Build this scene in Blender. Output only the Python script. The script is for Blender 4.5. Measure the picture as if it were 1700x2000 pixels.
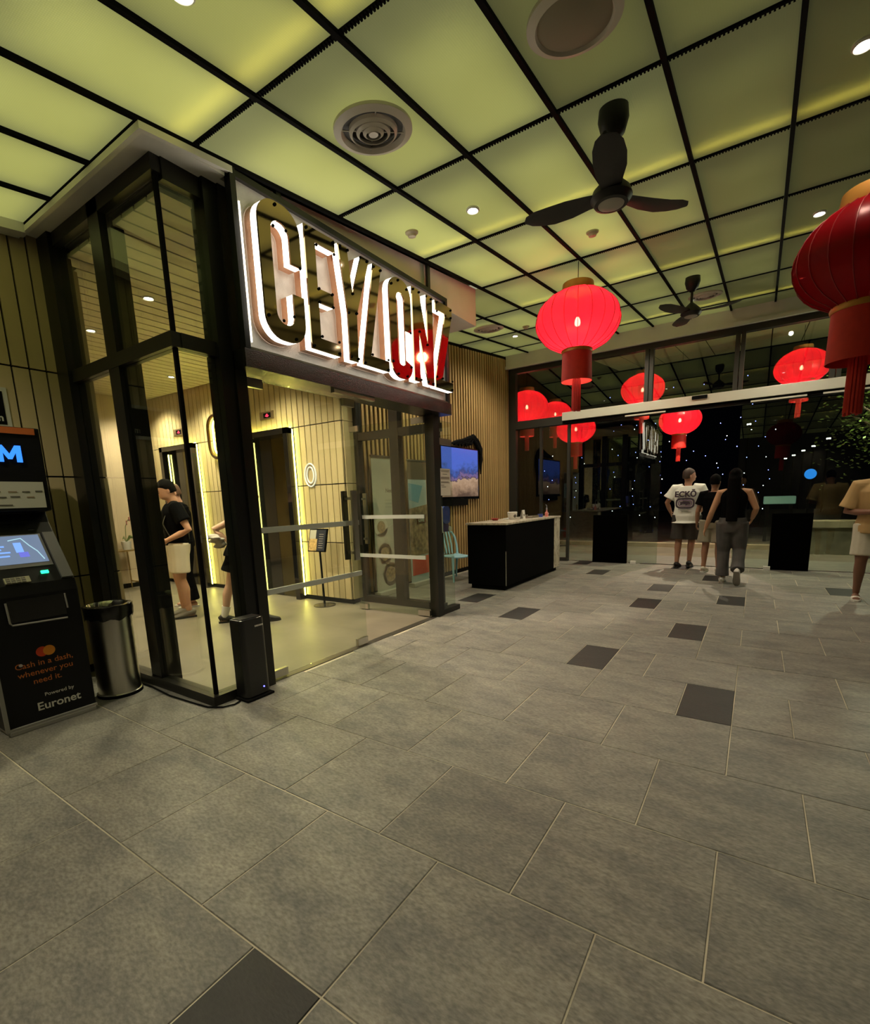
import bpy, bmesh, math, random
from mathutils import Vector, Matrix
random.seed(7)
SC = bpy.context.scene
for o in list(bpy.data.objects):
    bpy.data.objects.remove(o)
COL = SC.collection

# ------------------------------------------------------------------ camera
F_PX, PX, PY = 936.6, 855.3, 1140.2
YAW, PITCH, ROLL = -0.586075, -0.174864, -0.03273
CAM_H = 1.4
cy, sy, cp, sp, cr, sr = math.cos(YAW), math.sin(YAW), math.cos(PITCH), math.sin(PITCH), math.cos(ROLL), math.sin(ROLL)
fwd = Vector((sy*cp, cy*cp, sp)); right = Vector((cy, -sy, 0)); upv = right.cross(fwd)
r2 = right*cr + upv*sr; u2 = -right*sr + upv*cr
cam = bpy.data.cameras.new('camera'); camo = bpy.data.objects.new('camera', cam); COL.objects.link(camo)
cam.sensor_fit = 'HORIZONTAL'; cam.sensor_width = 36; cam.lens = F_PX/1700*36
cam.shift_x = (850-PX)/1700; cam.shift_y = (PY-1000)/1700
cam.clip_start = 0.02; cam.clip_end = 200
camo.matrix_world = Matrix(((r2.x, u2.x, -fwd.x, 0), (r2.y, u2.y, -fwd.y, 0), (r2.z, u2.z, -fwd.z, CAM_H), (0, 0, 0, 1)))
SC.camera = camo

# ------------------------------------------------------------------ world and exposure
w = bpy.data.worlds.new('night'); SC.world = w; w.use_nodes = True
w.node_tree.nodes['Background'].inputs[0].default_value = (0.0008, 0.0009, 0.0014, 1)
w.node_tree.nodes['Background'].inputs[1].default_value = 0.5
vs = SC.view_settings
vs.view_transform = 'Standard'; vs.look = 'None'; vs.gamma = 1; vs.exposure = 0.0; vs.use_curve_mapping = False
SC.cycles.use_denoising = True
SC.cycles.use_light_tree = False; SC.cycles.max_bounces = 6; SC.cycles.diffuse_bounces = 2; SC.cycles.glossy_bounces = 3
SC.cycles.use_adaptive_sampling = True; SC.cycles.adaptive_threshold = 0.03
SC.cycles.transparent_max_bounces = 16; SC.cycles.sample_clamp_indirect = 4.0
SC.cycles.caustics_reflective = False; SC.cycles.caustics_refractive = False

# ------------------------------------------------------------------ materials
MATS = {}
def nodes_of(m):
    m.use_nodes = True
    return m.node_tree.nodes, m.node_tree.links
def M(name, col=(.5, .5, .5), rough=.5, metal=0., emit=None, es=1., spec=.5, noise=0., nscale=8., bump=0., bscale=60., coat=0., rnd=0., stretch=None):
    """procedural principled material; noise varies the colour, bump gives fine relief, rnd varies it per object"""
    if name in MATS: return MATS[name]
    m = bpy.data.materials.new(name); N, L = nodes_of(m); b = N['Principled BSDF']
    b.inputs['Base Color'].default_value = (*col, 1); b.inputs['Roughness'].default_value = rough
    b.inputs['Metallic'].default_value = metal; b.inputs['Specular IOR Level'].default_value = spec
    b.inputs['Coat Weight'].default_value = coat
    tc = N.new('ShaderNodeTexCoord'); src = tc.outputs['Object']
    if stretch:
        mp = N.new('ShaderNodeMapping'); mp.inputs['Scale'].default_value = stretch
        L.new(src, mp.inputs[0]); src = mp.outputs[0]
    if noise or rnd:
        nz = N.new('ShaderNodeTexNoise'); nz.inputs['Scale'].default_value = nscale; nz.inputs['Detail'].default_value = 6
        L.new(src, nz.inputs['Vector'])
        mr = N.new('ShaderNodeMapRange'); mr.inputs['From Min'].default_value = .25; mr.inputs['From Max'].default_value = .75
        mr.inputs['To Min'].default_value = 1-noise; mr.inputs['To Max'].default_value = 1+noise
        L.new(nz.outputs['Fac'], mr.inputs['Value']); out = mr.outputs[0]
        if rnd:
            oi = N.new('ShaderNodeObjectInfo'); m2 = N.new('ShaderNodeMapRange')
            m2.inputs['To Min'].default_value = 1-rnd; m2.inputs['To Max'].default_value = 1+rnd
            L.new(oi.outputs['Random'], m2.inputs['Value'])
            mu = N.new('ShaderNodeMath'); mu.operation = 'MULTIPLY'; L.new(out, mu.inputs[0]); L.new(m2.outputs[0], mu.inputs[1]); out = mu.outputs[0]
        vm = N.new('ShaderNodeVectorMath'); vm.operation = 'SCALE'; vm.inputs[0].default_value = col
        L.new(out, vm.inputs['Scale']); L.new(vm.outputs[0], b.inputs['Base Color'])
    if bump:
        bz = N.new('ShaderNodeTexNoise'); bz.inputs['Scale'].default_value = bscale; bz.inputs['Detail'].default_value = 5
        L.new(src, bz.inputs['Vector'])
        bp = N.new('ShaderNodeBump'); bp.inputs['Strength'].default_value = bump; bp.inputs['Distance'].default_value = .01
        L.new(bz.outputs['Fac'], bp.inputs['Height']); L.new(bp.outputs[0], b.inputs['Normal'])
    if emit:
        b.inputs['Emission Color'].default_value = (*emit, 1); b.inputs['Emission Strength'].default_value = es
    MATS[name] = m
    return m
def glass(name, base, tint, rough=0.0):
    """thin architectural glazing: clear body, mirror-like skin that grows towards grazing angles"""
    m = bpy.data.materials.new(name); N, L = nodes_of(m); N.remove(N['Principled BSDF'])
    lw = N.new('ShaderNodeLayerWeight'); lw.inputs['Blend'].default_value = .5
    pw = N.new('ShaderNodeMath'); pw.operation = 'POWER'; pw.inputs[1].default_value = 4.5; L.new(lw.outputs['Facing'], pw.inputs[0])
    mr = N.new('ShaderNodeMapRange'); mr.inputs['To Min'].default_value = base; mr.inputs['To Max'].default_value = .9; L.new(pw.outputs[0], mr.inputs['Value'])
    t = N.new('ShaderNodeBsdfTransparent'); t.inputs[0].default_value = (*tint, 1)
    g = N.new('ShaderNodeBsdfGlossy'); g.inputs['Roughness'].default_value = rough
    mx = N.new('ShaderNodeMixShader'); L.new(mr.outputs[0], mx.inputs[0]); L.new(t.outputs[0], mx.inputs[1]); L.new(g.outputs[0], mx.inputs[2])
    L.new(mx.outputs[0], N['Material Output'].inputs[0]); MATS[name] = m
    return m
def panel_mat(name, level):
    """backlit woven ceiling sheet: glows evenly from its own lamp and lets the tubes above shine through"""
    m = bpy.data.materials.new(name); N, L = nodes_of(m); N.remove(N['Principled BSDF'])
    tc = N.new('ShaderNodeTexCoord')
    wv = N.new('ShaderNodeTexWave'); wv.wave_type = 'BANDS'; wv.bands_direction = 'X'; wv.inputs['Scale'].default_value = 26; wv.inputs['Distortion'].default_value = 0
    L.new(tc.outputs['Object'], wv.inputs[0])
    wv2 = N.new('ShaderNodeTexWave'); wv2.wave_type = 'BANDS'; wv2.bands_direction = 'Y'; wv2.inputs['Scale'].default_value = 40; L.new(tc.outputs['Object'], wv2.inputs[0])
    mu = N.new('ShaderNodeMath'); mu.operation = 'MULTIPLY'; L.new(wv.outputs['Fac'], mu.inputs[0]); L.new(wv2.outputs['Fac'], mu.inputs[1])
    nz = N.new('ShaderNodeTexNoise'); nz.inputs['Scale'].default_value = 1.7; L.new(tc.outputs['Object'], nz.inputs[0])
    mr = N.new('ShaderNodeMapRange'); mr.inputs['To Min'].default_value = .72; mr.inputs['To Max'].default_value = 1.22; L.new(mu.outputs[0], mr.inputs['Value'])
    mr2 = N.new('ShaderNodeMapRange'); mr2.inputs['From Min'].default_value = .3; mr2.inputs['From Max'].default_value = .7; mr2.inputs['To Min'].default_value = .85; mr2.inputs['To Max'].default_value = 1.12; L.new(nz.outputs['Fac'], mr2.inputs['Value'])
    m3 = N.new('ShaderNodeMath'); m3.operation = 'MULTIPLY'; L.new(mr.outputs[0], m3.inputs[0]); L.new(mr2.outputs[0], m3.inputs[1])
    m4 = N.new('ShaderNodeMath'); m4.operation = 'MULTIPLY'; m4.inputs[1].default_value = level; L.new(m3.outputs[0], m4.inputs[0])
    em = N.new('ShaderNodeEmission'); em.inputs[0].default_value = (.84, .88, .47, 1); L.new(m4.outputs[0], em.inputs[1])
    tr = N.new('ShaderNodeBsdfTranslucent'); tr.inputs[0].default_value = (.58, .59, .33, 1)
    df = N.new('ShaderNodeBsdfDiffuse'); df.inputs[0].default_value = (.16, .16, .10, 1)
    a1 = N.new('ShaderNodeAddShader'); a2 = N.new('ShaderNodeAddShader')
    L.new(tr.outputs[0], a1.inputs[0]); L.new(df.outputs[0], a1.inputs[1]); L.new(a1.outputs[0], a2.inputs[0]); L.new(em.outputs[0], a2.inputs[1])
    L.new(a2.outputs[0], N['Material Output'].inputs[0]); MATS[name] = m
    return m
def EM(name, col, s): return M(name, (0.02, .02, .02), .5, emit=col, es=s)

black = M('black_metal', (.012, .012, .012), .35, .3)
blackgloss = M('black_gloss', (.006, .006, .007), .12, 0, coat=.5)
blackmat = M('black_matt', (.005, .005, .005), .8, spec=.08)
framem = M('frame_anodised', (.032, .031, .027), .38, .6)
steel = M('brushed_steel', (.55, .53, .48), .28, 1., noise=.12, nscale=14, stretch=(60, 60, .6))
chrome = M('chrome', (.8, .8, .78), .08, 1.)
cream = M('cream_board', (.60, .49, .27), .45, noise=.07, nscale=3, rnd=.07)
creamwall = M('cream_plaster', (.62, .50, .34), .8, noise=.05, nscale=3)
white_soffit = M('white_soffit', (.90, .88, .80), .6, noise=.04, nscale=4)
slatm = M('timber_slat', (.55, .37, .15), .5, noise=.15, nscale=5, rnd=.1, stretch=(8, 8, .6))
white = M('white_plain', (.8, .79, .74), .5)
glass_m = glass('clear_glazing', .045, (.90, .94, .88))
glass_x = glass('night_glazing', .07, (.80, .86, .80))

# ------------------------------------------------------------------ mesh helpers
class G:
    def __init__(s): s.v = []; s.f = []
    def add(s, vs_, fs):
        n = len(s.v); s.v += [Vector(p) for p in vs_]; s.f += [tuple(i+n for i in f) for f in fs]; return s
    def box(s, x0, x1, y0, y1, z0, z1):
        x0, x1 = sorted((x0, x1)); y0, y1 = sorted((y0, y1)); z0, z1 = sorted((z0, z1))
        return s.add([(x0, y0, z0), (x1, y0, z0), (x1, y1, z0), (x0, y1, z0), (x0, y0, z1), (x1, y0, z1), (x1, y1, z1), (x0, y1, z1)],
                     [(0, 3, 2, 1), (4, 5, 6, 7), (0, 1, 5, 4), (1, 2, 6, 5), (2, 3, 7, 6), (3, 0, 4, 7)])
    def hexa(s, p): return s.add(p, [(0, 3, 2, 1), (4, 5, 6, 7), (0, 1, 5, 4), (1, 2, 6, 5), (2, 3, 7, 6), (3, 0, 4, 7)])
    def slope_box(s, x0, x1, y0, y1, dz0, dz1):
        return s.hexa([(x, y, ceil_z(y)+d) for d in (dz0, dz1) for x, y in ((x0, y0), (x1, y0), (x1, y1), (x0, y1))])
    def prism(s, poly, fn, d0, d1):
        """poly: 2-D outline (counter-clockwise), fn(u, v, d) -> 3-D"""
        n = len(poly)
        return s.add([fn(u, v, d0) for u, v in poly] + [fn(u, v, d1) for u, v in poly],
                     [tuple(range(n))[::-1], tuple(range(n, 2*n))] + [(i, (i+1) % n, n+(i+1) % n, n+i) for i in range(n)])
    def rings(s, rings, caps=True, closed=True):
        n = len(rings[0]); base = len(s.v)
        for r in rings: s.v += [Vector(p) for p in r]
        for a in range(len(rings)-1):
            for i in range(n if closed else n-1):
                j = (i+1) % n
                s.f.append((base+a*n+i, base+a*n+j, base+(a+1)*n+j, base+(a+1)*n+i))
        if caps:
            s.f.append(tuple(base+i for i in range(n))[::-1]); s.f.append(tuple(base+(len(rings)-1)*n+i for i in range(n)))
        return s
    def tube(s, pts, rad, n=8, ref=None, flat=1.0, closed=False):
        pts = [Vector(p) for p in pts]; R = []
        rad = rad if isinstance(rad, (list, tuple)) else [rad]*len(pts)
        prev = None
        for i, p in enumerate(pts):
            a = pts[i-1] if (i or closed) else p; b = pts[(i+1) % len(pts)] if (i < len(pts)-1 or closed) else p
            t = (b-a).normalized()
            rf = Vector(ref) if ref else (prev if prev else (Vector((0, 0, 1)) if abs(t.z) < .9 else Vector((1, 0, 0))))
            u = (rf-t*rf.dot(t)); u = u.normalized() if u.length > 1e-6 else t.orthogonal().normalized()
            v = t.cross(u); prev = u
            rr = rad[i]; ra, rb = rr if isinstance(rr, (list, tuple)) else (rr, rr*flat)
            R.append([p + u*ra*math.cos(2*math.pi*k/n) + v*rb*math.sin(2*math.pi*k/n) for k in range(n)])
        if closed: R.append(R[0])
        return s.rings(R, caps=not closed)
    def lathe(s, prof, c=(0, 0, 0), n=24, ax='z', caps=False):
        c = Vector(c); R = []
        for r, z in prof:
            R.append([c + (Vector((r*math.cos(2*math.pi*k/n), r*math.sin(2*math.pi*k/n), z)) if ax == 'z' else Vector((z, r*math.cos(2*math.pi*k/n), r*math.sin(2*math.pi*k/n))) if ax == 'x' else Vector((r*math.sin(2*math.pi*k/n), z, r*math.cos(2*math.pi*k/n)))) for k in range(n)])
        return s.rings(R, caps=caps)
    def ball(s, c, rx, ry=None, rz=None, n=12, m=8):
        ry = ry or rx; rz = rz or rx; c = Vector(c); R = []
        for i in range(m+1):
            a = -math.pi/2 + math.pi*i/m; q = max(math.cos(a), .02)
            R.append([c + Vector((rx*q*math.cos(2*math.pi*k/n), ry*q*math.sin(2*math.pi*k/n), rz*math.sin(a))) for k in range(n)])
        return s.rings(R)
    def mesh(s, name, smooth=False):
        m = bpy.data.meshes.new(name); m.from_pydata([tuple(v) for v in s.v], [], s.f); m.update()
        bm = bmesh.new(); bm.from_mesh(m); bmesh.ops.recalc_face_normals(bm, faces=bm.faces); bm.to_mesh(m); bm.free()
        if smooth:
            for p in m.polygons: p.use_smooth = True
            m.set_sharp_from_angle(angle=math.radians(40))
        return m
    def build(s, name, mat, parent=None, smooth=False, bevel=0., local=False):
        o = bpy.data.objects.new(name, s.mesh(name, smooth)); COL.objects.link(o)
        if mat: o.data.materials.append(mat)
        attach(o, parent, local)
        if bevel:
            b = o.modifiers.new('bevel', 'BEVEL'); b.width = bevel; b.segments = 2; b.limit_method = 'ANGLE'
        return o
def wpos(p):
    t = Vector((0, 0, 0))
    while p: t += p.location; p = p.parent
    return t
def attach(o, parent, local=False):
    if parent:
        o.parent = parent
        if not local: o.location = -wpos(parent)
    return o
def tag(o, label=None, cat=None, group=None, kind=None):
    if label: o['label'] = label
    if cat: o['category'] = cat
    if group: o['group'] = group
    if kind: o['kind'] = kind
    return o
def thing(name, label, cat, loc=(0, 0, 0), rz=0., group=None):
    o = bpy.data.objects.new(name, None); COL.objects.link(o); o.location = loc; o.rotation_euler = (0, 0, rz); o.empty_display_size = .1
    return tag(o, label, cat, group)
def struct(name, label=None):
    o = bpy.data.objects.new(name, None); COL.objects.link(o); o.empty_display_size = .1
    tag(o, label, None, None, 'structure'); return o
CACHE = {}
def inst(name, key, fn, loc, parent, mat):
    """one more piece sharing the mesh of its kind"""
    if key not in CACHE:
        me = fn(G()).mesh(name); me.materials.append(mat); CACHE[key] = me
    o = bpy.data.objects.new(name, CACHE[key]); COL.objects.link(o)
    o.parent = parent; o.location = Vector(loc) - wpos(parent)
    return o
def copy_tree(o, parent=None):
    c = o.copy(); COL.objects.link(c); c.parent = parent
    for ch in [x for x in bpy.data.objects if x.parent == o]: copy_tree(ch, c)
    return c
def text(name, s, size, mat, parent, org, rt, up, align='CENTER', ext=.001, bold=0., local=False, sx=1.):
    cu = bpy.data.curves.new('t', 'FONT'); cu.body = s; cu.size = size; cu.align_x = align; cu.extrude = ext; cu.offset = bold; cu.resolution_u = 3
    t = bpy.data.objects.new('t', cu); COL.objects.link(t)
    me = bpy.data.meshes.new_from_object(t.evaluated_get(bpy.context.evaluated_depsgraph_get()))
    bpy.data.objects.remove(t); bpy.data.curves.remove(cu)
    rt = Vector(rt).normalized(); up = Vector(up).normalized(); n = rt.cross(up); org = Vector(org)
    for v in me.vertices: c = v.co.copy(); v.co = org + rt*c.x*sx + up*c.y + n*c.z
    me.materials.clear(); me.materials.append(mat)
    o = bpy.data.objects.new(name, me); COL.objects.link(o); attach(o, parent, local)
    return o
def lamp(name, kind, loc, energy, col, size=.05, spot=None, blend=.6, aim=(0, 0, -1), parent=None):
    l = bpy.data.lights.new(name, kind); l.energy = energy; l.color = col
    if kind == 'AREA': l.size = size
    else: l.shadow_soft_size = size
    if kind == 'SPOT': l.spot_size = math.radians(spot); l.spot_blend = blend
    o = bpy.data.objects.new(name, l); COL.objects.link(o); o.location = loc
    o.rotation_euler = Vector(aim).to_track_quat('-Z', 'Y').to_euler()
    if parent: attach(o, parent); o.location = Vector(loc)-wpos(parent)
    return o

# ------------------------------------------------------------------ layout constants
C0, CK = 3.34, .10
def ceil_z(y): return C0 + CK*y
XF = -3.16            # front glass plane of the lobby box
Y0, Y1 = 1.83, 5.12   # near and far end of the box
XW = -4.8             # board wall behind the cash machine
YE = 4.78             # lift wall
XS = -4.67            # slatted wall
YX = 10.1             # exit glazing
XL = -9.4             # cream wall at the far end of the lift lobby
LZ = 3.33             # lobby ceiling

# ================================================================== FLOOR
def slate(name, col, rnd):
    m = bpy.data.materials.new(name); N, L = nodes_of(m); b = N['Principled BSDF']
    tc = N.new('ShaderNodeTexCoord'); oi = N.new('ShaderNodeObjectInfo')
    sh = N.new('ShaderNodeVectorMath'); sh.operation = 'ADD'
    sc = N.new('ShaderNodeVectorMath'); sc.operation = 'SCALE'; sc.inputs[0].default_value = (37, 91, 13); L.new(oi.outputs['Random'], sc.inputs['Scale'])
    L.new(tc.outputs['Object'], sh.inputs[0]); L.new(sc.outputs[0], sh.inputs[1])
    mp = N.new('ShaderNodeMapping'); mp.inputs['Rotation'].default_value = (0, 0, .5); mp.inputs['Scale'].default_value = (1, 2.1, 1); L.new(sh.outputs[0], mp.inputs[0])
    n1 = N.new('ShaderNodeTexNoise'); n1.inputs['Scale'].default_value = 3.2; n1.inputs['Detail'].default_value = 12; n1.inputs['Roughness'].default_value = .72; L.new(mp.outputs[0], n1.inputs['Vector'])
    n2 = N.new('ShaderNodeTexNoise'); n2.inputs['Scale'].default_value = 46; n2.inputs['Detail'].default_value = 6; L.new(mp.outputs[0], n2.inputs['Vector'])
    ra = N.new('ShaderNodeValToRGB'); e = ra.color_ramp.elements
    e[0].position = .36; e[0].color = (col[0]*.72, col[1]*.74, col[2]*.76, 1); e[1].position = .67; e[1].color = (col[0]*1.36, col[1]*1.33, col[2]*1.24, 1)
    L.new(n1.outputs['Fac'], ra.inputs[0])
    mr = N.new('ShaderNodeMapRange'); mr.inputs['From Min'].default_value = .3; mr.inputs['From Max'].default_value = .7; mr.inputs['To Min'].default_value = .68; mr.inputs['To Max'].default_value = 1.32; L.new(n2.outputs['Fac'], mr.inputs['Value'])
    mo = N.new('ShaderNodeMapRange'); mo.inputs['To Min'].default_value = 1-rnd; mo.inputs['To Max'].default_value = 1+rnd; L.new(oi.outputs['Random'], mo.inputs['Value'])
    mu = N.new('ShaderNodeMath'); mu.operation = 'MULTIPLY'; L.new(mr.outputs[0], mu.inputs[0]); L.new(mo.outputs[0], mu.inputs[1])
    vm = N.new('ShaderNodeVectorMath'); vm.operation = 'SCALE'; L.new(ra.outputs[0], vm.inputs[0]); L.new(mu.outputs[0], vm.inputs['Scale'])
    L.new(vm.outputs[0], b.inputs['Base Color'])
    rr = N.new('ShaderNodeMapRange'); rr.inputs['To Min'].default_value = .42; rr.inputs['To Max'].default_value = .62; L.new(n2.outputs['Fac'], rr.inputs['Value']); L.new(rr.outputs[0], b.inputs['Roughness'])
    bp = N.new('ShaderNodeBump'); bp.inputs['Strength'].default_value = .35; bp.inputs['Distance'].default_value = .006
    ad = N.new('ShaderNodeMath'); ad.operation = 'ADD'; L.new(n1.outputs['Fac'], ad.inputs[0]); L.new(n2.outputs['Fac'], ad.inputs[1])
    L.new(ad.outputs[0], bp.inputs['Height']); L.new(bp.outputs[0], b.inputs['Normal'])
    MATS[name] = m; return m
tile_m = slate('slate_tile', (.212, .203, .182), .08)
dark_m = slate('dark_granite_tile', (.020, .019, .018), .1)
grout_m = M('pale_grout', (.52, .47, .36), .9, noise=.6, nscale=1.3)

floor = struct('floor', 'grey stone tiled floor with scattered black half tiles')
G().box(-4.8, 4.2, -1.2, 10.25, -.06, -.004).build('grout_bed', grout_m, floor)
def row_y(k): return .755 + .617*k - .0016*k*k
DARK = {(-1, -1.255), (5, -1.255), (4, -.34), (7, -.645), (7, -2.475), (8, -3.39), (9, -1.255), (10, -.34), (11, -1.255), (13, -2.475), (13, -.645), (12, .88), (15, -3.085), (15, -1.255), (3, 2.405), (2, -3.695+.005), (6, 2.1)}
U = .305
for k in range(-3, 16):
    ya, yb = row_y(k), min(row_y(k+1), 10.14)
    off = -.035 if k % 2 else .27
    xa0 = XW if ya < 1.8 else (XF+.02 if ya < 4.95 else -4.6)
    n = -8
    x = off - 2*U*9
    while x < 4.0:
        segs = [(x, x+2*U, False)]
        for dk, dx in DARK:
            if dk == k and abs(dx-x) < .12: segs = [(x, x+U, True), (x+U, x+2*U, False)]
        for a, b, d in segs:
            a = max(a, xa0)
            if b-a < .06: continue
            wx, wy = b-a-.0058, yb-ya-.0058
            key = ('tile', round(wx, 3), round(wy, 3), d)
            def mk(g, wx=wx, wy=wy):
                h = .0025
                return g.rings([[(-wx/2, -wy/2, -.02), (wx/2, -wy/2, -.02), (wx/2, wy/2, -.02), (-wx/2, wy/2, -.02)],
                                [(-wx/2, -wy/2, -h), (wx/2, -wy/2, -h), (wx/2, wy/2, -h), (-wx/2, wy/2, -h)],
                                [(-wx/2+h, -wy/2+h, 0), (wx/2-h, -wy/2+h, 0), (wx/2-h, wy/2-h, 0), (-wx/2+h, wy/2-h, 0)]])
            inst('dark_tile' if d else 'floor_tile', key, mk, ((a+b)/2, (ya+yb)/2, random.uniform(-.0007, .0004)), floor, dark_m if d else tile_m)
        x += 2*U

lobby_floor_m = M('lobby_concrete', (.19, .165, .125), .42, noise=.2, nscale=2.2, bump=.05, bscale=30)
lobby_floor = tag(G().box(-9.5, XF-.04, 2.02, 5.1, -.05, .002).box(XW, XF-.04, 1.8, 2.02, -.05, .002).build('floor_lobby', lobby_floor_m), 'smooth warm grey concrete floor of the lift lobby', kind='structure')
thr = tag(G().box(XF-.04, XF+.04, 2.3, 4.66, -.03, .003).build('trim_threshold', M('threshold_dark', (.07, .065, .055), .4, .5)), 'dark metal door threshold channel set in the floor', kind='structure')

# ================================================================== CEILING
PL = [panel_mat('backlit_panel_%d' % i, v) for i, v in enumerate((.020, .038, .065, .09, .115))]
ceiling = struct('ceiling', 'sloping ceiling of glowing yellow-green panels in a black grid')
XN = [round(.03+.6*n, 3) for n in range(-8, 7)]
YN = [-1.68+1.22*k for k in range(0, 10)] + [9.96]
bar_y = []; tubem = EM('warm_tube', (1, .80, .30), 11.0)
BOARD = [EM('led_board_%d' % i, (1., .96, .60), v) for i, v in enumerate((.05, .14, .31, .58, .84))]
for i in range(len(XN)-1):
    xa, xb = XN[i], XN[i+1]; xm = (xa+xb)/2
    for j in range(len(YN)-1):
        ya, yb = YN[j], YN[j+1]
        if xm < -2.97:
            if ya >= 1.9 and yb <= 5.7: continue
            if ya < 1.67 < yb: yb = 1.67
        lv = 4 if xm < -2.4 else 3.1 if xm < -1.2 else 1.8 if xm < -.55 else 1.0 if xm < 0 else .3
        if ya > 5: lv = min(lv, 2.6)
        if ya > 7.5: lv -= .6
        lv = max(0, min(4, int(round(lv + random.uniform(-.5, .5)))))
        wy = yb-ya-.02
        def mk(g, wy=wy): return g.hexa([(x, y, y*CK+d) for d in (0, .004) for x, y in ((-.29, -wy/2), (.29, -wy/2), (.29, wy/2), (-.29, wy/2))])
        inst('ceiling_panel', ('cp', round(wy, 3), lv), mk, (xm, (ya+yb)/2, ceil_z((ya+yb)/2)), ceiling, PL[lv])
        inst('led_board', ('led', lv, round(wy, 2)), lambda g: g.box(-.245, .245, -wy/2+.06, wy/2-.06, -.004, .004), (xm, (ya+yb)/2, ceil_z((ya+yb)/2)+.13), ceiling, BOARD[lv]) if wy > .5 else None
        # rib across the room at the far edge of the panel, with a toothed lower edge
        yr = yb
        def mr(g):
            g.box(-.285, .285, -.007, .007, -.012, .15)
            if yr < 6.0:
                for t in range(30): xx = -.28+.019*t; g.box(xx, xx+.009, -.014, .014, -.016, -.006)
            return g
        inst('ceiling_rib', ('rib', yr < 6.0), mr, (xm, yr, ceil_z(yr)), ceiling, blackmat)
        if j in (2, 4, 6, 8) and xm > -2.97:   # fluorescent tube lying on the sheet near the rib, every second row
            inst('light_tube', 'tube', lambda g: g.tube([(-.26, 0, 0), (.26, 0, 0)], .013, 6), (xm, yb-.13, ceil_z(yb)+.075), ceiling, tubem)
for x in XN:
    y_b = 9.96
    runs = [(-1.68, 1.67), (5.64, 9.96)] if x < -3.0 else [(-1.68, 9.96)]
    for ya, yb in runs:
        G().slope_box(x-.014, x+.014, ya, yb, -.022, .16).build('ceiling_runner', blackmat, ceiling)
G().slope_box(-4.8, 4.2, -1.7, 10.1, .16, .2).build('ceiling_slab', M('plenum_dark', (.05, .05, .04), .9), ceiling)

# soffit round the lobby box
trim1 = struct('trim_1', 'pale plaster soffit edging the glass lobby')
SZ = 3.475
G().prism([(-4.78, 1.67), (-2.985, 1.67), (-2.985, 2.19), (-3.04, 2.19), (-3.04, 5.62), (-4.66, 5.62), (-4.66, 5.16), (-4.78, 5.16)], lambda u, v, d: (u, v, SZ if d == 0 else ceil_z(v)-.004), 0, 1).build('soffit', white_soffit, trim1)
G().hexa([(x, y, ceil_z(y)+d) for d in (-.062, -.024) for x, y in ((-4.78, 1.655), (-2.955, 1.655), (-2.985, 1.685), (-4.78, 1.685))]).hexa([(x, y, ceil_z(y)+d) for d in (-.062, -.024) for x, y in ((-2.985, 1.685), (-2.955, 1.655), (-2.955, 2.23), (-2.985, 2.23))]).build('soffit_lip', white_soffit, trim1)
G().slope_box(-4.79, -4.66, -1.2, 1.66, -.07, -.002).build('wall_soffit', white_soffit, trim1)
trim2 = struct('trim_2', 'pale cove beam above the exit glazing')
G().box(-4.67, 4.2, 9.93, 10.2, 4.08, ceil_z(9.93)+.03).build('cove_beam', white_soffit, trim2)
G().box(-4.67, 4.2, 9.90, 9.935, 4.06, 4.12).build('cove_lip', white_soffit, trim2)

# ================================================================== WALLS
def boards_x(wall, y, x0, x1, rows, width, holes, face, mat):
    """vertical boards on a wall of constant y, one object each; face -1 looks to -y"""
    n = int(round((x1-x0)/width)); wd = (x1-x0)/n
    for r in range(len(rows)-1):
        for i in range(n):
            a, b = x0+i*wd, x0+(i+1)*wd; za, zb = rows[r], rows[r+1]
            for ha, hb, hz in holes:
                if a < hb and b > ha and za < hz-.05:
                    if a >= ha-.001 and b <= hb+.001: a = b
                    elif a < ha: b = min(b, ha)
                    else: a = max(a, hb)
            if b-a < .02: continue
            wx, hz_ = b-a-.013, zb-za-.013
            inst('wall_board', ('bx', round(wx, 3), round(hz_, 3), mat.name), lambda g: g.box(-wx/2, wx/2, -.012, .012, -hz_/2, hz_/2), ((a+b)/2, y+face*.012, (za+zb)/2), wall, mat)
wl = struct('wall_left', 'cream vertical board wall behind the cash machine')
G().box(XW-.3, XW-.024, -1.2, 2.02, 0, 3.6).build('backing', blackmat, wl)
n = 29; wd = .11
for r, (za, zb) in enumerate(((.06, .85), (.85, 1.68), (1.68, 2.5), (2.5, 3.5))):
    for i in range(n):
        b_ = 2.03-i*wd; a_ = b_-wd
        inst('wall_board', ('by', r), lambda g: g.box(-.012, .012, -wd/2+.0065, wd/2-.0065, -(zb-za)/2+.0065, (zb-za)/2-.0065), (XW-.012, (a_+b_)/2, (za+zb)/2), wl, cream)
G().box(XW-.3, XW-.004, -1.2, 2.02, 0, .055).build('skirting', blackmat, wl)

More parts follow.
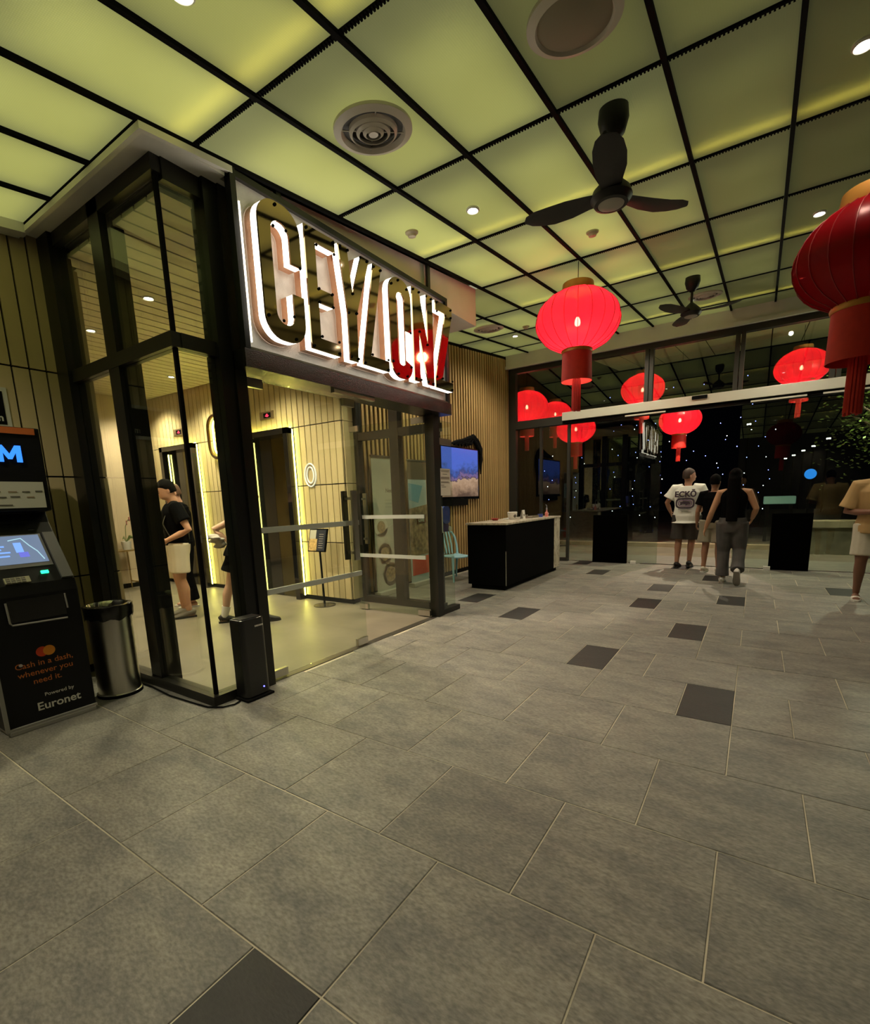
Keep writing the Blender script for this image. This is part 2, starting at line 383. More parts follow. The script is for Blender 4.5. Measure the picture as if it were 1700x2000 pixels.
wb = struct('wall_back', 'cream board wall holding the two lifts')
G().box(XL-.1, -4.63, YE+.03, YE+.2, 0, LZ+.1).build('backing', blackmat, wb)
boards_x(wb, YE+.012, XL, -4.6, [.06, .85, 1.645, 2.45, LZ], .115, [(-8.93, -7.9, 2.45), (-6.56, -5.52, 2.45)], -1, cream)
G().box(XL, -8.93, YE-.006, YE+.04, 0, .055).box(-7.9, -6.56, YE-.006, YE+.04, 0, .055).box(-5.52, -4.58, YE-.006, YE+.04, 0, .055).build('skirting', blackmat, wb)
for za, zb in ((.06, .85), (.85, 1.645), (1.645, 2.45), (2.45, LZ)):
    inst('wall_board', ('ret', za), lambda g: g.box(-.012, .012, -.10, .10, -(zb-za)/2+.004, (zb-za)/2-.004), (-4.598, YE+.125, (za+zb)/2), wb, cream)
ws = tag(G().box(XL-.15, XL, 1.9, YE+.1, 0, LZ+.1).build('wall_side', creamwall), 'warm cream plaster wall at the deep end of the lift lobby', kind='structure')
tag(G().box(XL, XL+.02, 2.0, YE, 0, .08).build('baseboard_side', blackmat), 'black skirting under the cream plaster wall', kind='structure')
tag(G().box(XL-.1, XW-.3, 1.88, 2.02, 0, LZ+.1).build('wall_near', creamwall), 'plaster wall on the near side of the lift lobby', kind='structure')
wf = struct('wall_far', 'wall of narrow vertical timber slats beside the exit')
G().box(XS-.2, XS-.030, 5.0, 10.2, 0, 4.5).build('backing', M('slat_backing', (.012, .009, .005), .9, spec=.1), wf)
ns = 53
for i in range(ns):
    y = 5.1+.095*i; zt = (SZ-.01 if y < 5.63 else ceil_z(y)-.06)
    inst('slat', ('slat', round(zt, 2)), lambda g: g.box(-.012, .012, -.023, .023, .075, zt), (XS-.014, y, 0), wf, slatm)
G().box(XS-.03, XS-.005, 5.0, 10.1, 0, .07).build('skirting', blackmat, wf)
# closing walls outside the picture
tag(G().box(4.2, 4.35, -1.2, 10.2, 0, 4.6).build('wall_right', M('dark_wall', (.06, .055, .045), .8)), 'dark wall closing the right of the hall', kind='structure')
tag(G().box(-5.1, 4.3, -1.35, -1.2, 0, 3.6).build('wall_behind', M('rear_wall', (.12, .11, .09), .8)), 'dark wall closing the hall behind the viewer', kind='structure')

# lobby ceiling of boards running away from the viewer
lc = struct('ceiling_lobby', 'pale slatted ceiling of the lift lobby')
G().box(XL-.1, XF-.06, 2.0, YE+.1, LZ+.05, LZ+.09).box(XW, XF-.06, Y0+.03, 2.0, LZ+.05, LZ+.09).build('backing', blackmat, lc)
lcm = M('lobby_ceiling_slat', (.80, .70, .50), .6, rnd=.05, noise=.04, nscale=3)
k = 0; x = XL+.05
while x < XF-.1:
    y_a = 2.0 if x < XW+.05 else Y0+.06
    inst('ceiling_slat', ('ls', y_a), lambda g: g.box(-.074, .074, y_a, YE, 0, .03), (x, 0, LZ), lc, lcm)
    x += .168

# ================================================================== GLASS LOBBY BOX
w1 = struct('window_1', 'black framed glazing on the near side of the lobby')
def part(par, name, mat, *boxes, bevel=0.):
    g = G()
    for b in boxes: g.box(*b)
    return g.build(name, mat, par, bevel=bevel)
part(w1, 'wall_post', black, (XW+.002, XW+.2, Y0-.06, Y0+.08, 0, SZ))
part(w1, 'post', black, (-4.0, -3.85, Y0-.03, Y0+.13, 0, SZ))
part(w1, 'sill', framem, (XW+.2, XF+.05, Y0-.05, Y0+.05, 0, .07))
part(w1, 'transom', framem, (XW+.2, XF+.03, Y0-.035, Y0+.04, 2.40, 2.49))
part(w1, 'head', framem, (XW+.2, XF+.02, Y0-.03, Y0+.03, SZ-.09, SZ))
for nm, a, b in (('pane', XW+.2, -4.0), ('pane', -3.85, XF)):
    part(w1, nm, glass_m, (a, b, Y0-.005, Y0+.005, .07, 2.40)); part(w1, nm, glass_m, (a, b, Y0-.005, Y0+.005, 2.49, SZ-.05))
w2 = struct('window_2', 'corner strip of frameless glass in front of the lobby')
part(w2, 'corner_joint', blackmat, (XF-.012, XF+.012, Y0-.012, Y0+.012, .07, SZ))
part(w2, 'pane', glass_m, (XF-.005, XF+.005, Y0+.012, 2.10, .07, 2.40)); part(w2, 'pane', glass_m, (XF-.005, XF+.005, Y0+.012, 2.10, 2.49, SZ-.05))
part(w2, 'sill', framem, (XF-.05, XF+.05, Y0+.05, 2.10, 0, .07))
part(w2, 'transom', framem, (XF-.04, XF+.035, Y0+.03, 2.10, 2.40, 2.49))
part(w2, 'head', framem, (XF-.03, XF+.03, Y0+.03, 2.10, SZ-.12, SZ))
part(w2, 'post', black, (XF-.09, XF+.06, 2.10, 2.2, 0, SZ)); part(w2, 'post_face', framem, (XF-.06, XF+.075, 2.2, 2.285, 0, SZ))
part(w2, 'side_light', glass_m, (XF+.03, XF+.04, 2.285, 2.36, 2.47, SZ))
part(w2, 'header', M('header_gloss', (.045, .042, .038), .22, .9, bump=.4, bscale=160), (XF-.10, XF+.20, 2.2, 4.86, 2.33, 2.45))
part(w2, 'end_post', framem, (XF-.06, XF+.06, 4.68, 4.80, 0, 2.33))
w3 = struct('window_3', 'frameless wing pane beside the open door')
part(w3, 'pane', glass_m, (XF-.005, XF+.005, 4.80, 5.15, .06, 2.30)); part(w3, 'sill', framem, (XF-.05, XF+.05, 4.80, 5.19, 0, .06))
part(w3, 'patch', steel, (XF-.012, XF+.012, 4.82, 5.14, 2.03, 2.10))
w4 = struct('window_4', 'glazed far wall of the lobby with dark frames')
YF = 5.03
part(w4, 'sill', framem, (-4.62, XF-.07, YF-.05, YF+.05, .0, .09))
part(w4, 'transom', framem, (-4.62, XF-.07, YF-.04, YF+.04, 2.20, 2.30))
for a, b in ((-4.62, -4.52), (-3.98, -3.84), (-3.40, -3.26)): part(w4, 'mullion', framem, (a, b, YF-.05, YF+.05, .09, SZ-.4))
for a, b in ((-4.52, -3.98), (-3.84, -3.40)):
    part(w4, 'pane', glass_m, (a, b, YF-.004, YF+.004, .09, 2.20)); part(w4, 'pane', glass_m, (a, b, YF-.004, YF+.004, 2.30, SZ-.4))
stripm = M('frosted_strip', (.50, .53, .48), .6)
def leaf(name, label, p, q, h0=.02, h1=2.31):
    """glass door leaf from pivot p to free edge q (plan points), with patch fittings, pull bars and frosted strips"""
    d = struct(name, label); p = Vector((*p, 0)); q = Vector((*q, 0)); t = (q-p).normalized(); nrm = Vector((-t.y, t.x, 0)); Lh = (q-p).length
    def slab(nm, mat, a, b, z0, z1, th, off=0.):
        c = [p+t*a-nrm*(th/2-off), p+t*b-nrm*(th/2-off), p+t*b+nrm*(th/2+off), p+t*a+nrm*(th/2+off)]
        return G().hexa([(v.x, v.y, z0) for v in c]+[(v.x, v.y, z1) for v in c]).build(nm, mat, d)
    slab('pane', glass_m, 0.012, Lh, h0, h1, .012)
    for a, b in ((0, .17), (Lh-.14, Lh)):
        slab('patch_fitting', steel, a, b, h0-.005, h0+.06, .034); slab('patch_fitting', steel, a, b, h1-.06, h1+.005, .034)
    for z in (.72, 1.205): slab('frosted_strip', stripm, .04, Lh-.02, z-.022, z+.022, .0145)
    for s in (-1, 1):
        slab('pull_bar', framem if s > 0 else steel, Lh-.16, Lh-.10, .86, 1.5, .022, off=s*.06)
        for z in (.93, 1.43): slab('pull_stud', steel, Lh-.14, Lh-.12, z-.012, z+.012, .05, off=s*.03)
    return d
leaf('door_1', 'closed glass door leaf with frosted safety strips', (XF, 2.29), (XF, 3.45))
leaf('door_2', 'glass door leaf swung open into the lobby', (XF-.03, 4.63), (-4.29, 4.60))

# ------------------------------------------------------------------ lifts
ledm = EM('lime_led', (1., .86, .16), 42.)
lift_door_m = M('bronze_lift_door', (.17, .155, .09), .14, 1., noise=.12, nscale=2.5, stretch=(1, 1, .6))
def lift(name, label, xa, xb):
    d = struct(name, label); z1 = 2.45
    part(d, 'frame', blackgloss, (xa, xa+.09, YE-.13, YE+.05, 0, z1)); part(d, 'frame', blackgloss, (xb-.09, xb, YE-.13, YE+.05, 0, z1))
    part(d, 'frame_head', blackgloss, (xa, xb, YE-.13, YE+.05, z1-.08, z1))
    xm = (xa+xb)/2
    part(d, 'lift_door', blackgloss, (xa+.09, xm-.003, YE-.0, YE+.04, .01, z1-.08))
    part(d, 'lift_door', lift_door_m, (xm+.003, xb-.09, YE-.0, YE+.04, .01, z1-.08))
    part(d, 'led_strip', ledm, (xb+.004, xb+.010, YE-.045, YE-.03, .06, z1-.02))
    part(d, 'led_strip', ledm, (xa+.094, xa+.100, YE-.03, YE-.015, .06, z1-.12))
    part(d, 'led_strip', ledm, (xa+.02, xb-.02, YE-.045, YE-.03, z1+.004, z1+.010))
lift('door_3', 'dark lift doorway deeper in the lobby with lime light strips', -8.93, -7.90)
lift('door_4', 'bronze lift doorway nearer the entrance with lime light strips', -6.56, -5.52)

# ================================================================== EXIT GLAZING
w5 = struct('window_5', 'dark framed glazed exit wall with clerestory and sliding doors')
fx = M('exit_frame', (.05, .05, .042), .45, .4)
part(w5, 'jamb', fx, (-4.66, -4.5, YX-.06, YX+.06, 0, 4.08))
part(w5, 'sill', fx, (-4.5, -3.33, YX-.05, YX+.05, 0, .07))
part(w5, 'header', fx, (-4.5, -3.45, YX-.08, YX+.08, 2.83, 2.99)); part(w5, 'header', fx, (-3.45, 4.2, YX-.02, YX+.08, 2.83, 3.03))
part(w5, 'head', fx, (-4.5, 4.2, YX-.06, YX+.06, 3.98, 4.08))
for x in (-1.83, -.41, .885, 2.2, 3.5):
    part(w5, 'clerestory_mullion', fx, (x-.075, x-.008, YX-.07, YX+.05, 3.03, 3.98)); part(w5, 'clerestory_mullion', fx, (x+.008, x+.07, YX-.07, YX+.05, 3.03, 3.98))
xs = [-4.5, -1.83, -.41, .885, 2.2, 3.5, 4.2]
for a, b in zip(xs[:-1], xs[1:]): part(w5, 'clerestory_pane', glass_x, (a, b, YX-.006, YX+.006, 3.0, 3.98))
for x in (-3.93, -3.33): part(w5, 'mullion', fx, (x-.025, x+.025, YX-.04, YX+.04, 0, 2.83))
for a, b in ((-4.5, -3.955), (-3.905, -3.355), (-3.305, -2.79), (-2.12, -1.56), (-.32, .24), (.80, 2.0), (2.0, 3.2), (3.2, 4.2)):
    part(w5, 'pane', glass_x, (a, b, YX-.006, YX+.006, .02, 2.83))
op = M('operator_aluminium', (.78, .76, .64), .35, .3)
part(w5, 'door_operator', op, (-3.42, 4.2, YX-.2, YX-.02, 2.88, 3.04), bevel=.004)
part(w5, 'operator_track', blackmat, (-3.42, 4.2, YX-.16, YX-.02, 2.83, 2.88))
for a, b in ((-2.2, -1.5), (-.2, .55), (.75, 1.6)): part(w5, 'track_cover', op, (a, b, YX-.19, YX-.16, 2.82, 2.845))
part(w5, 'sensor', blackmat, (-1.08, -.84, YX-.23, YX-.2, 2.97, 3.03), bevel=.008)
for a, b in ((-2.79, -2.12), (.24, .80)):
    part(w5, 'kick_panel', MATS['kick_black'] if 'kick_black' in MATS else M('kick_black', (.001, .001, .001), .9, spec=.02), (a, b, YX-.03, YX+.05, 0, .97)); part(w5, 'pane', glass_x, (a, b, YX-.006, YX+.006, .97, 2.83))
for x in (-1.98, .22): part(w5, 'floor_guide', white, (x-.05, x+.05, YX-.09, YX-.03, 0, .06))

# ================================================================== ILLUMINATED SIGN
sign = thing('illuminated_sign', 'large lit entrance sign with tall mirror letters spelling CEYLONZ', 'sign', (XF+.1, 3.5, 2.45))
XB, XFACE = -3.00, -2.86
SK = .978
mesh_metal = M('sign_mesh_metal', (.62, .60, .56), .34, .55, noise=.15, nscale=9, bump=.6, bscale=240)
part(sign, 'backing_panel', mesh_metal, (XB-.02, XB, 2.25, 4.80, 2.452, 3.50))
part(sign, 'frame_top', black, (XB-.02, XB+.03, 2.22, 4.84, 3.50, 3.54)); part(sign, 'frame_side', black, (XB-.02, XB+.04, 2.21, 2.25, 2.452, 3.54))
part(sign, 'frame_side', black, (XB-.02, XB+.03, 4.80, 4.84, 2.452, 3.5))
for y in (2.62, 4.52): part(sign, 'strut', black, (-3.015, -2.985, y-.022, y+.022, 3.54, ceil_z(y)-.02))
part(sign, 'lower_ledge', M('sign_ledge', (.30, .28, .25), .25, .9), (XB, XB+.04, 2.25, 4.80, 2.452, 2.466))
mirror = M('smoked_gold_mirror', (.40, .29, .18), .06, 1., noise=.08, nscale=3)
litside = EM('lit_letter_side', (1., .91, .74), 4.5)
copper = M('copper_return', (.75, .42, .27), .15, 1.)
def arc(cx, cz, rx, rz, a0, a1, n): return [(cx+rx*math.cos(math.radians(a0+(a1-a0)*i/n)), cz+rz*math.sin(math.radians(a0+(a1-a0)*i/n))) for i in range(n+1)]
def stadium(y0, y1, z0, z1, r, n=8):
    """closed loop of a rounded rectangle, from the right middle, counter-clockwise"""
    return [(y1, (z0+z1)/2)] + arc(y1-r, z1-r, r, r, 0, 90, n) + arc(y0+r, z1-r, r, r, 90, 180, n) + arc(y0+r, z0+r, r, r, 180, 270, n) + arc(y1-r, z0+r, r, r, 270, 360, n)
def letter(lab, loops, faces):
    sc_ = lambda q: [(u*SK, 1.4+(v-1.4)*SK) for u, v in q]
    loops = [sc_(q) for q in loops]; faces = [sc_(q) for q in faces]
    """loops: outlines that get lit sides; faces: polygons of the mirror plate"""
    g = G()
    for f in faces: g.prism(f, lambda u, v, d: (d, u, v), XFACE-.012, XFACE)
    o = g.build('letter', mirror, sign); o['label'] = lab
    gs = G(); gc = G()
    for lp in loops:
        n = len(lp); P = [Vector((u, v)) for u, v in lp]
        for gg, xa, xb in ((gs, XFACE-.075, XFACE-.014), (gc, XB+.002, XFACE-.075)):
            base = len(gg.v)
            for x in (xa, xb): gg.v += [Vector((x, p.x, p.y)) for p in P]
            gg.f += [(base+i, base+(i+1) % n, base+n+(i+1) % n, base+n+i) for i in range(n)]
    gs.build('lit_side', litside, o); gc.build('copper_side', copper, o)
    st = G()
    for lp in loops[:1]:
        for i in range(0, len(lp), max(1, len(lp)//7)):
            u, v = lp[i]; cu = sum(p[0] for p in lp)/len(lp); cv = sum(p[1] for p in lp)/len(lp)
            st.ball((XFACE+.004, u+(cu-u)*.12, v+(cv-v)*.05), .011, n=8, m=5)
    tag(st.build('studs', blackmat, o), kind='stuff')
    return o
zb, zt = 2.57, 3.43
# C: rounded loop open on the right
out = stadium(2.37, 2.73, zb-.01, zt+.03, .15); inn = stadium(2.47, 2.63, zb+.10, zt-.09, .075)
def cut(lp, za, zc): return [(u, v) for u, v in lp]
Co = [p for p in out[1:]]; Ci = [p for p in inn[1:]]
co = [(2.73, 3.10)] + Co + [(2.73, 2.90)]; ci = [(2.63, 3.10)] + Ci + [(2.63, 2.90)]
poly = co + ci[::-1]
letter('mirror letter C', [poly], [[co[i], co[i+1], ci[i+1], ci[i]] for i in range(len(co)-1)])
def L1(lab, p): return letter(lab, [p], [p])
e0 = 2.78
L1('mirror letter E', [(e0, zb), (e0+.31, zb), (e0+.31, zb+.09), (e0+.1, zb+.09), (e0+.1, 2.92), (e0+.26, 2.92), (e0+.26, 3.02), (e0+.1, 3.02), (e0+.1, zt-.09), (e0+.31, zt-.09), (e0+.31, zt), (e0, zt)])
L1('mirror letter Y', [(3.20, zb), (3.30, zb), (3.31, 2.95), (3.50, zt), (3.40, zt), (3.27, 3.10), (3.23, zt), (3.13, zt), (3.20, 2.93)])
L1('mirror letter L', [(3.36, zb), (3.72, zb), (3.72, zb+.09), (3.47, zb+.09), (3.66, zt), (3.555, zt)])
oo = stadium(3.76, 4.09, zb-.02, zt, .14); oi = stadium(3.865, 3.985, zb+.10, zt-.12, .055)
letter('mirror letter O', [oo[:-1], oi[:-1][::-1]], [[oo[i], oo[i+1], oi[i+1], oi[i]] for i in range(len(oo)-1)])
L1('mirror letter N', [(4.12, zb), (4.22, zb), (4.22, 3.05), (4.36, zb), (4.47, zb), (4.47, zt), (4.37, zt), (4.37, 2.95), (4.23, zt), (4.12, zt)])
L1('mirror letter Z', [(4.50, zb), (4.85, zb), (4.85, zb+.09), (4.63, zb+.09), (4.85, zt-.08), (4.85, zt), (4.53, zt), (4.53, zt-.09), (4.72, zt-.09), (4.50, zb+.09)])
G().tube([(XB+.03, 2.268, 2.50), (XB+.03, 2.268, 3.36)], .006, 8).build('edge_neon', litside, sign, True)
tag(G().box(-3.02, -2.98, 3.04, 3.55, 2.296, 2.33).build('header_light_bar', M('bar_silver', (.8, .78, .7), .25, .8)), 'pale metal bar under the sign header above the closed door', 'bar')

# ================================================================== CASH MACHINE
atm = thing('cash_machine', 'black free-standing cash machine with orange slogan against the board wall', 'cash machine', (-4.2, 1.1, 0))
ya, yb = .84, 1.34
prof = [(-4.55, .03), (-3.86, .03), (-3.85, .88), (-3.87, .95), (-4.15, 1.33), (-4.18, 1.40), (-4.06, 1.41), (-4.06, 1.95), (-4.55, 1.95)]
atm_body = G().prism(prof, lambda u, v, d: (u, d, v), ya, yb).build('body', M('atm_black', (.006, .006, .007), .45, spec=.25), atm, bevel=.008)
greyt = M('grey_trim', (.35, .34, .32), .4)
part(atm, 'plinth', greyt, (-4.5, -3.84, ya+.01, yb-.01, 0, .03), bevel=.004)
part(atm, 'edge_trim', greyt, (-3.862, -3.842, ya-.006, ya+.014, .03, .86)); part(atm, 'edge_trim', greyt, (-3.862, -3.842, ya+.014, yb, .03, .045))
part(atm, 'top_stripe', M('orange_stripe', (.55, .14, .03), .5), (-4.064, -4.052, ya, yb-.03, 1.905, 1.945))
white_lab = M('label_white', (.62, .62, .52), .6)
lab = part(atm, 'bank_label', white_lab, (-4.062, -4.054, ya+.02, yb-.03, 1.43, 1.60))
inkm = M('ink_grey', (.12, .11, .09), .7); inkb = M('ink_brown', (.30, .22, .13), .7)
for i, (yy, zz, w_) in enumerate(((1.02, 1.57, .03), (.98, 1.535, .05), (1.06, 1.535, .04), (1.14, 1.535, .045), (1.21, 1.535, .04), (1.28, 1.538, .04), (1.0, 1.50, .05), (1.08, 1.50, .05), (1.15, 1.503, .05), (1.23, 1.50, .04), (1.05, 1.45, .16))):
    G().box(-4.0535, -4.0525, yy-w_/2, yy+w_/2, zz-.004, zz+.004).build('bank_mark', inkm if i % 3 else inkb, lab)
atm_blue = EM('atm_blue', (.03, .22, 1.), 1.6)
for nm, y_, pl_ in (('letter_a', .872, [(0, 0), (.03, 0), (.038, .028), (.072, .028), (.08, 0), (.11, 0), (.07, .105), (.04, .105)]), ('letter_t', .985, [(.035, 0), (.065, 0), (.065, .08), (.1, .08), (.1, .105), (0, .105), (0, .08), (.035, .08)]), ('letter_m', 1.098, [(0, 0), (.028, 0), (.028, .062), (.052, .018), (.072, .018), (.096, .062), (.096, 0), (.124, 0), (.124, .105), (.094, .105), (.062, .05), (.030, .105), (0, .105)])):
    G().prism([(y_+u, 1.725+v) for u, v in pl_], lambda u, v, d: (d, u, v), -4.0585, -4.050).build(nm, atm_blue, atm)
# sloping fascia: point on the slope, t 0 bottom .. 1 top
def slope_pt(y, t, off=.0):
    a = Vector((-3.87, y, .95)); b = Vector((-4.15, y, 1.33)); d = (b-a); n = Vector((d.z, 0, -d.x)).normalized()
    return a + d*t + n*off
def on_slope(name, mat, y0, y1, t0, t1, off0, off1, par=atm):
    return G().hexa([slope_pt(y0, t0, off0), slope_pt(y1, t0, off0), slope_pt(y1, t1, off0), slope_pt(y0, t1, off0), slope_pt(y0, t0, off1), slope_pt(y1, t0, off1), slope_pt(y1, t1, off1), slope_pt(y0, t1, off1)]).build(name, mat, par)
scr = M('atm_screen', (.02, .02, .02), .3, emit=(.16, .22, .33), es=1.0)
on_slope('bezel', M('bezel_grey', (.16, .16, .15), .45), ya+.03, yb-.085, .26, .80, -.002, .004)
sc_o = on_slope('screen', scr, ya+.05, yb-.10, .32, .78, .004, .007)
sb = EM('screen_blue', (.20, .40, 1.), 1.2); sw = EM('screen_pale', (.45, .75, .85), 1.)
for t, a, b in ((.60, .90, 1.04), (.55, .90, 1.02), (.50, .90, 1.06), (.44, .90, 1.05)): on_slope('screen_text_line', sb, a, b, t, t+.022, .007, .009, sc_o)
on_slope('screen_card', sb, 1.09, 1.13, .50, .66, .007, .009, sc_o); on_slope('screen_card', EM('screen_violet', (.16, .18, .75), 1.), 1.10, 1.15, .42, .50, .007, .009, sc_o)
G().tube([slope_pt(1.07, .70, .009), slope_pt(1.14, .73, .009), slope_pt(1.17, .60, .009), slope_pt(1.20, .50, .009), slope_pt(1.22, .36, .009)], .003, 6).build('screen_outline', sw, sc_o)
for s in (0, 1):
    y0_, y1_ = (yb-.075, yb-.01) if s else (ya+.005, ya+.03)
    on_slope('side_cheek', M('cheek_grey', (.10, .10, .095), .4), y0_, y1_, .02, .80, -.01, .018)
for yy in (.97, 1.2): on_slope('camera_window', chrome, yy, yy+.035, .86, .89, .0, .006)
kb = on_slope('keypad', M('keypad_steel', (.42, .40, .32), .35, .7), .97, 1.10, .02, .11, .0, .012)
for i in range(4):
    for j in range(3):
        on_slope('key', M('key_grey', (.22, .21, .17), .4), .978+.026*i, .998+.026*i, .025+.028*j, .045+.028*j, .012, .017, kb)
on_slope('card_slot', EM('slot_green', (.02, .9, .35), 2.5), 1.17, 1.21, .13, .17, .0, .012)
part(atm, 'cash_flap', M('flap_black', (.012, .012, .012), .25), (-3.852, -3.842, .95, 1.25, .72, .86))
fl_ = G().tube([(-3.838, .945, .85), (-3.838, .95, .72), (-3.838, .96, .705), (-3.838, 1.25, .695)], .006, 6).build('flap_trim', greyt, atm); G().tube([(-3.838, 1.255, .86), (-3.838, 1.26, .76)], .005, 6).build('flap_trim', greyt, atm)
for i, (rr, mm) in enumerate(((.018, M('disc_red', (.75, .06, .01), .5)), (.018, M('disc_orange', (.85, .30, .02), .5)))):
    G().lathe([(0.0001, 0), (.033, 0), (.033, .0015+.0008*i), (.0001, .0015+.0008*i)], (-3.852, 1.085+.038*i, .50), 24, 'x').build('card_logo_disc', mm, atm, True)
orange_ink = M('orange_ink', (.62, .17, .03), .5); white_ink = M('white_ink', (.75, .73, .68), .5)
for i, s_ in enumerate(('Cash in a dash,', 'whenever you', 'need it.')):
    text('slogan', s_, .052, orange_ink, atm, (-3.850, 1.09, .415-.058*i), (0, 1, 0), (0, 0, 1), ext=.0008)
text('powered_by', 'Powered by', .034, white_ink, atm, (-3.851, 1.14, .20), (0, 1, 0), (0, 0, 1), ext=.0008)
text('provider_name', 'Euronet', .075, white_ink, atm, (-3.851, 1.13, .115), (0, 1, 0), (0, 0, 1), ext=.0008, bold=.0012)
G().lathe([(.0001, 0), (.01, 0), (.01, .004), (.0001, .004)], (-3.853, .965, .44), 12, 'x').build('lock', steel, atm, True)
plate = thing('wall_notice', 'small black notice with white border above the cash machine', 'notice', (XW, 1.0, 2.0))
part(plate, 'border', white_lab, (XW+.002, XW+.010, .8, 1.42, 2.03, 2.33)); part(plate, 'panel', blackmat, (XW+.010, XW+.014, .83, 1.39, 2.06, 2.30))
text('lettering', 'm', .07, white_lab, plate, (XW+.0145, 1.375, 2.085), (0, 1, 0), (0, 0, 1), align='RIGHT', bold=.002)

# ================================================================== BIN, TOWER, CABLE
tc = (-4.04, 1.575)
bin_ = thing('litter_bin', 'tall round brushed steel litter bin between cash machine and glass', 'bin', (*tc, 0))
G().lathe([(.0001, .0), (.150, .0), (.150, .025), (.142, .03), (.142, .66), (.0001, .66)], (*tc, 0), 40).build('body', steel, bin_, True)
G().lathe([(.152, 0), (.152, .022), (.14, .022)], (*tc, 0), 40).build('base_ring', blackmat, bin_, True)
G().lathe([(.146, .64), (.152, .66), (.152, .70), (.135, .705), (.12, .68), (.118, .60)], (*tc, 0), 40).build('rim', chrome, bin_, True)
gb = G(); R = []
for j, (r, z) in enumerate(((.135, .706), (.158, .70), (.160, .67), (.157, .62), (.152, .60))):
    R.append([(tc[0]+(r+.006*random.uniform(-1, 1))*math.cos(2*math.pi*k_/36), tc[1]+(r+.006*random.uniform(-1, 1))*math.sin(2*math.pi*k_/36), z+(.012*random.uniform(-1, 1) if j == 4 else .004*random.uniform(-1, 1))) for k_ in range(36)])
gb.rings(R, caps=False).build('bin_liner', M('bin_liner_black', (.012, .011, .01), .25), bin_, True)
tw = thing('tower_unit', 'slim black tower unit with blue indicator standing against the front post', 'appliance', (-3.02, 2.04, 0))
G().prism([(-3.10, 1.95), (-2.985, 1.95), (-2.965, 1.97), (-2.965, 2.13), (-2.985, 2.15), (-3.08, 2.15), (-3.10, 2.09)], lambda u, v, d: (u, v, d), .018, .60).build('body', M('tower_black', (.008, .008, .008), .3, coat=.2), tw, bevel=.01)
part(tw, 'foot', blackmat, (-3.10, -2.945, 1.935, 2.165, 0, .018), bevel=.006)
part(tw, 'top_grille', M('grille', (.10, .095, .085), .35, .6), (-3.09, -2.985, 1.965, 2.135, .60, .606), bevel=.003)
for i in range(6): part(tw, 'name_mark', white_ink, (-2.9645, -2.963, 2.062+.012*i, 2.070+.012*i, .535, .547))
G().ball((-2.9635, 2.09, .075), .006, n=8, m=6).build('indicator', EM('indicator_blue', (.08, .08, 1.), 8.), tw)
cab = G().tube([(-4.45, 1.74, .008), (-4.2, 1.75, .008), (-3.9, 1.745, .008), (-3.6, 1.72, .008), (-3.3, 1.735, .008), (-3.14, 1.745, .008), (-3.04, 1.80, .008), (-3.01, 1.87, .008), (-3.03, 1.93, .008)], .006, 6).build('power_cable', blackmat, None, True)
tag(cab, 'thin black cable curling along the floor under the glass sill', 'cable')

# ================================================================== RECEPTION DESK AND THINGS ON IT
dx0, dx1, dy0, dy1, dz = -3.74, -3.06, 6.46, 8.82, 1.02
desk = thing('reception_desk', 'black reception desk with marble top beside the slatted wall', 'desk', ((dx0+dx1)/2, (dy0+dy1)/2, 0))
def marble():
    m = bpy.data.materials.new('veined_marble'); N, L = nodes_of(m); b = N['Principled BSDF']; tcn = N.new('ShaderNodeTexCoord')
    nz = N.new('ShaderNodeTexNoise'); nz.inputs['Scale'].default_value = 4; nz.inputs['Detail'].default_value = 9; nz.inputs['Distortion'].default_value = 1.4; L.new(tcn.outputs['Object'], nz.inputs[0])
    ra = N.new('ShaderNodeValToRGB'); e = ra.color_ramp.elements; e[0].position = .47; e[0].color = (.72, .66, .52, 1); e[1].position = .53; e[1].color = (.45, .39, .29, 1)
    e2 = ra.color_ramp.elements.new(.58); e2.color = (.74, .68, .55, 1); L.new(nz.outputs['Fac'], ra.inputs[0]); L.new(ra.outputs[0], b.inputs['Base Color']); b.inputs['Roughness'].default_value = .2
    return m
mar = marble()
part(desk, 'body', M('desk_black', (.002, .002, .002), .7, spec=.06), (dx0+.02, dx1-.006, dy0+.02, dy1-.3, .07, dz-.03), bevel=.003)
part(desk, 'kick', blackmat, (dx0+.06, dx1-.05, dy0+.06, dy1-.05, 0, .07))
part(desk, 'marble_end', mar, (dx0+.02, dx1, dy1-.3, dy1, .07, dz-.03), bevel=.003)
part(desk, 'countertop', mar, (dx0, dx1+.012, dy0, dy1+.01, dz-.03, dz), bevel=.004)
part(desk, 'edge_strip', steel, (dx1-.010, dx1-.002, dy0+.012, dy0+.022, .08, .6))
def item(name, label, cat, loc, *parts_):
    t = thing(name, label, cat, loc)
    for nm, g, m, sm in parts_: g.build(nm, m, t, sm)
    return t
p = (-3.45, 7.55)
item('plant_pot', 'small white pot with dark patches on the reception desk', 'pot', (*p, dz),
     ('body', G().lathe([(.0001, 0), (.055, 0), (.075, .05), (.085, .12), (.075, .125), (.0001, .11)], (*p, dz), 20), white, True),
     ('handle', G().tube([(p[0], p[1]+.08, dz+.10), (p[0], p[1]+.125, dz+.09), (p[0], p[1]+.12, dz+.04), (p[0], p[1]+.07, dz+.03)], .01, 6), white, True),
     ('patch', G().ball((p[0]+.06, p[1]-.03, dz+.06), .03, n=10, m=6), inkm, True))
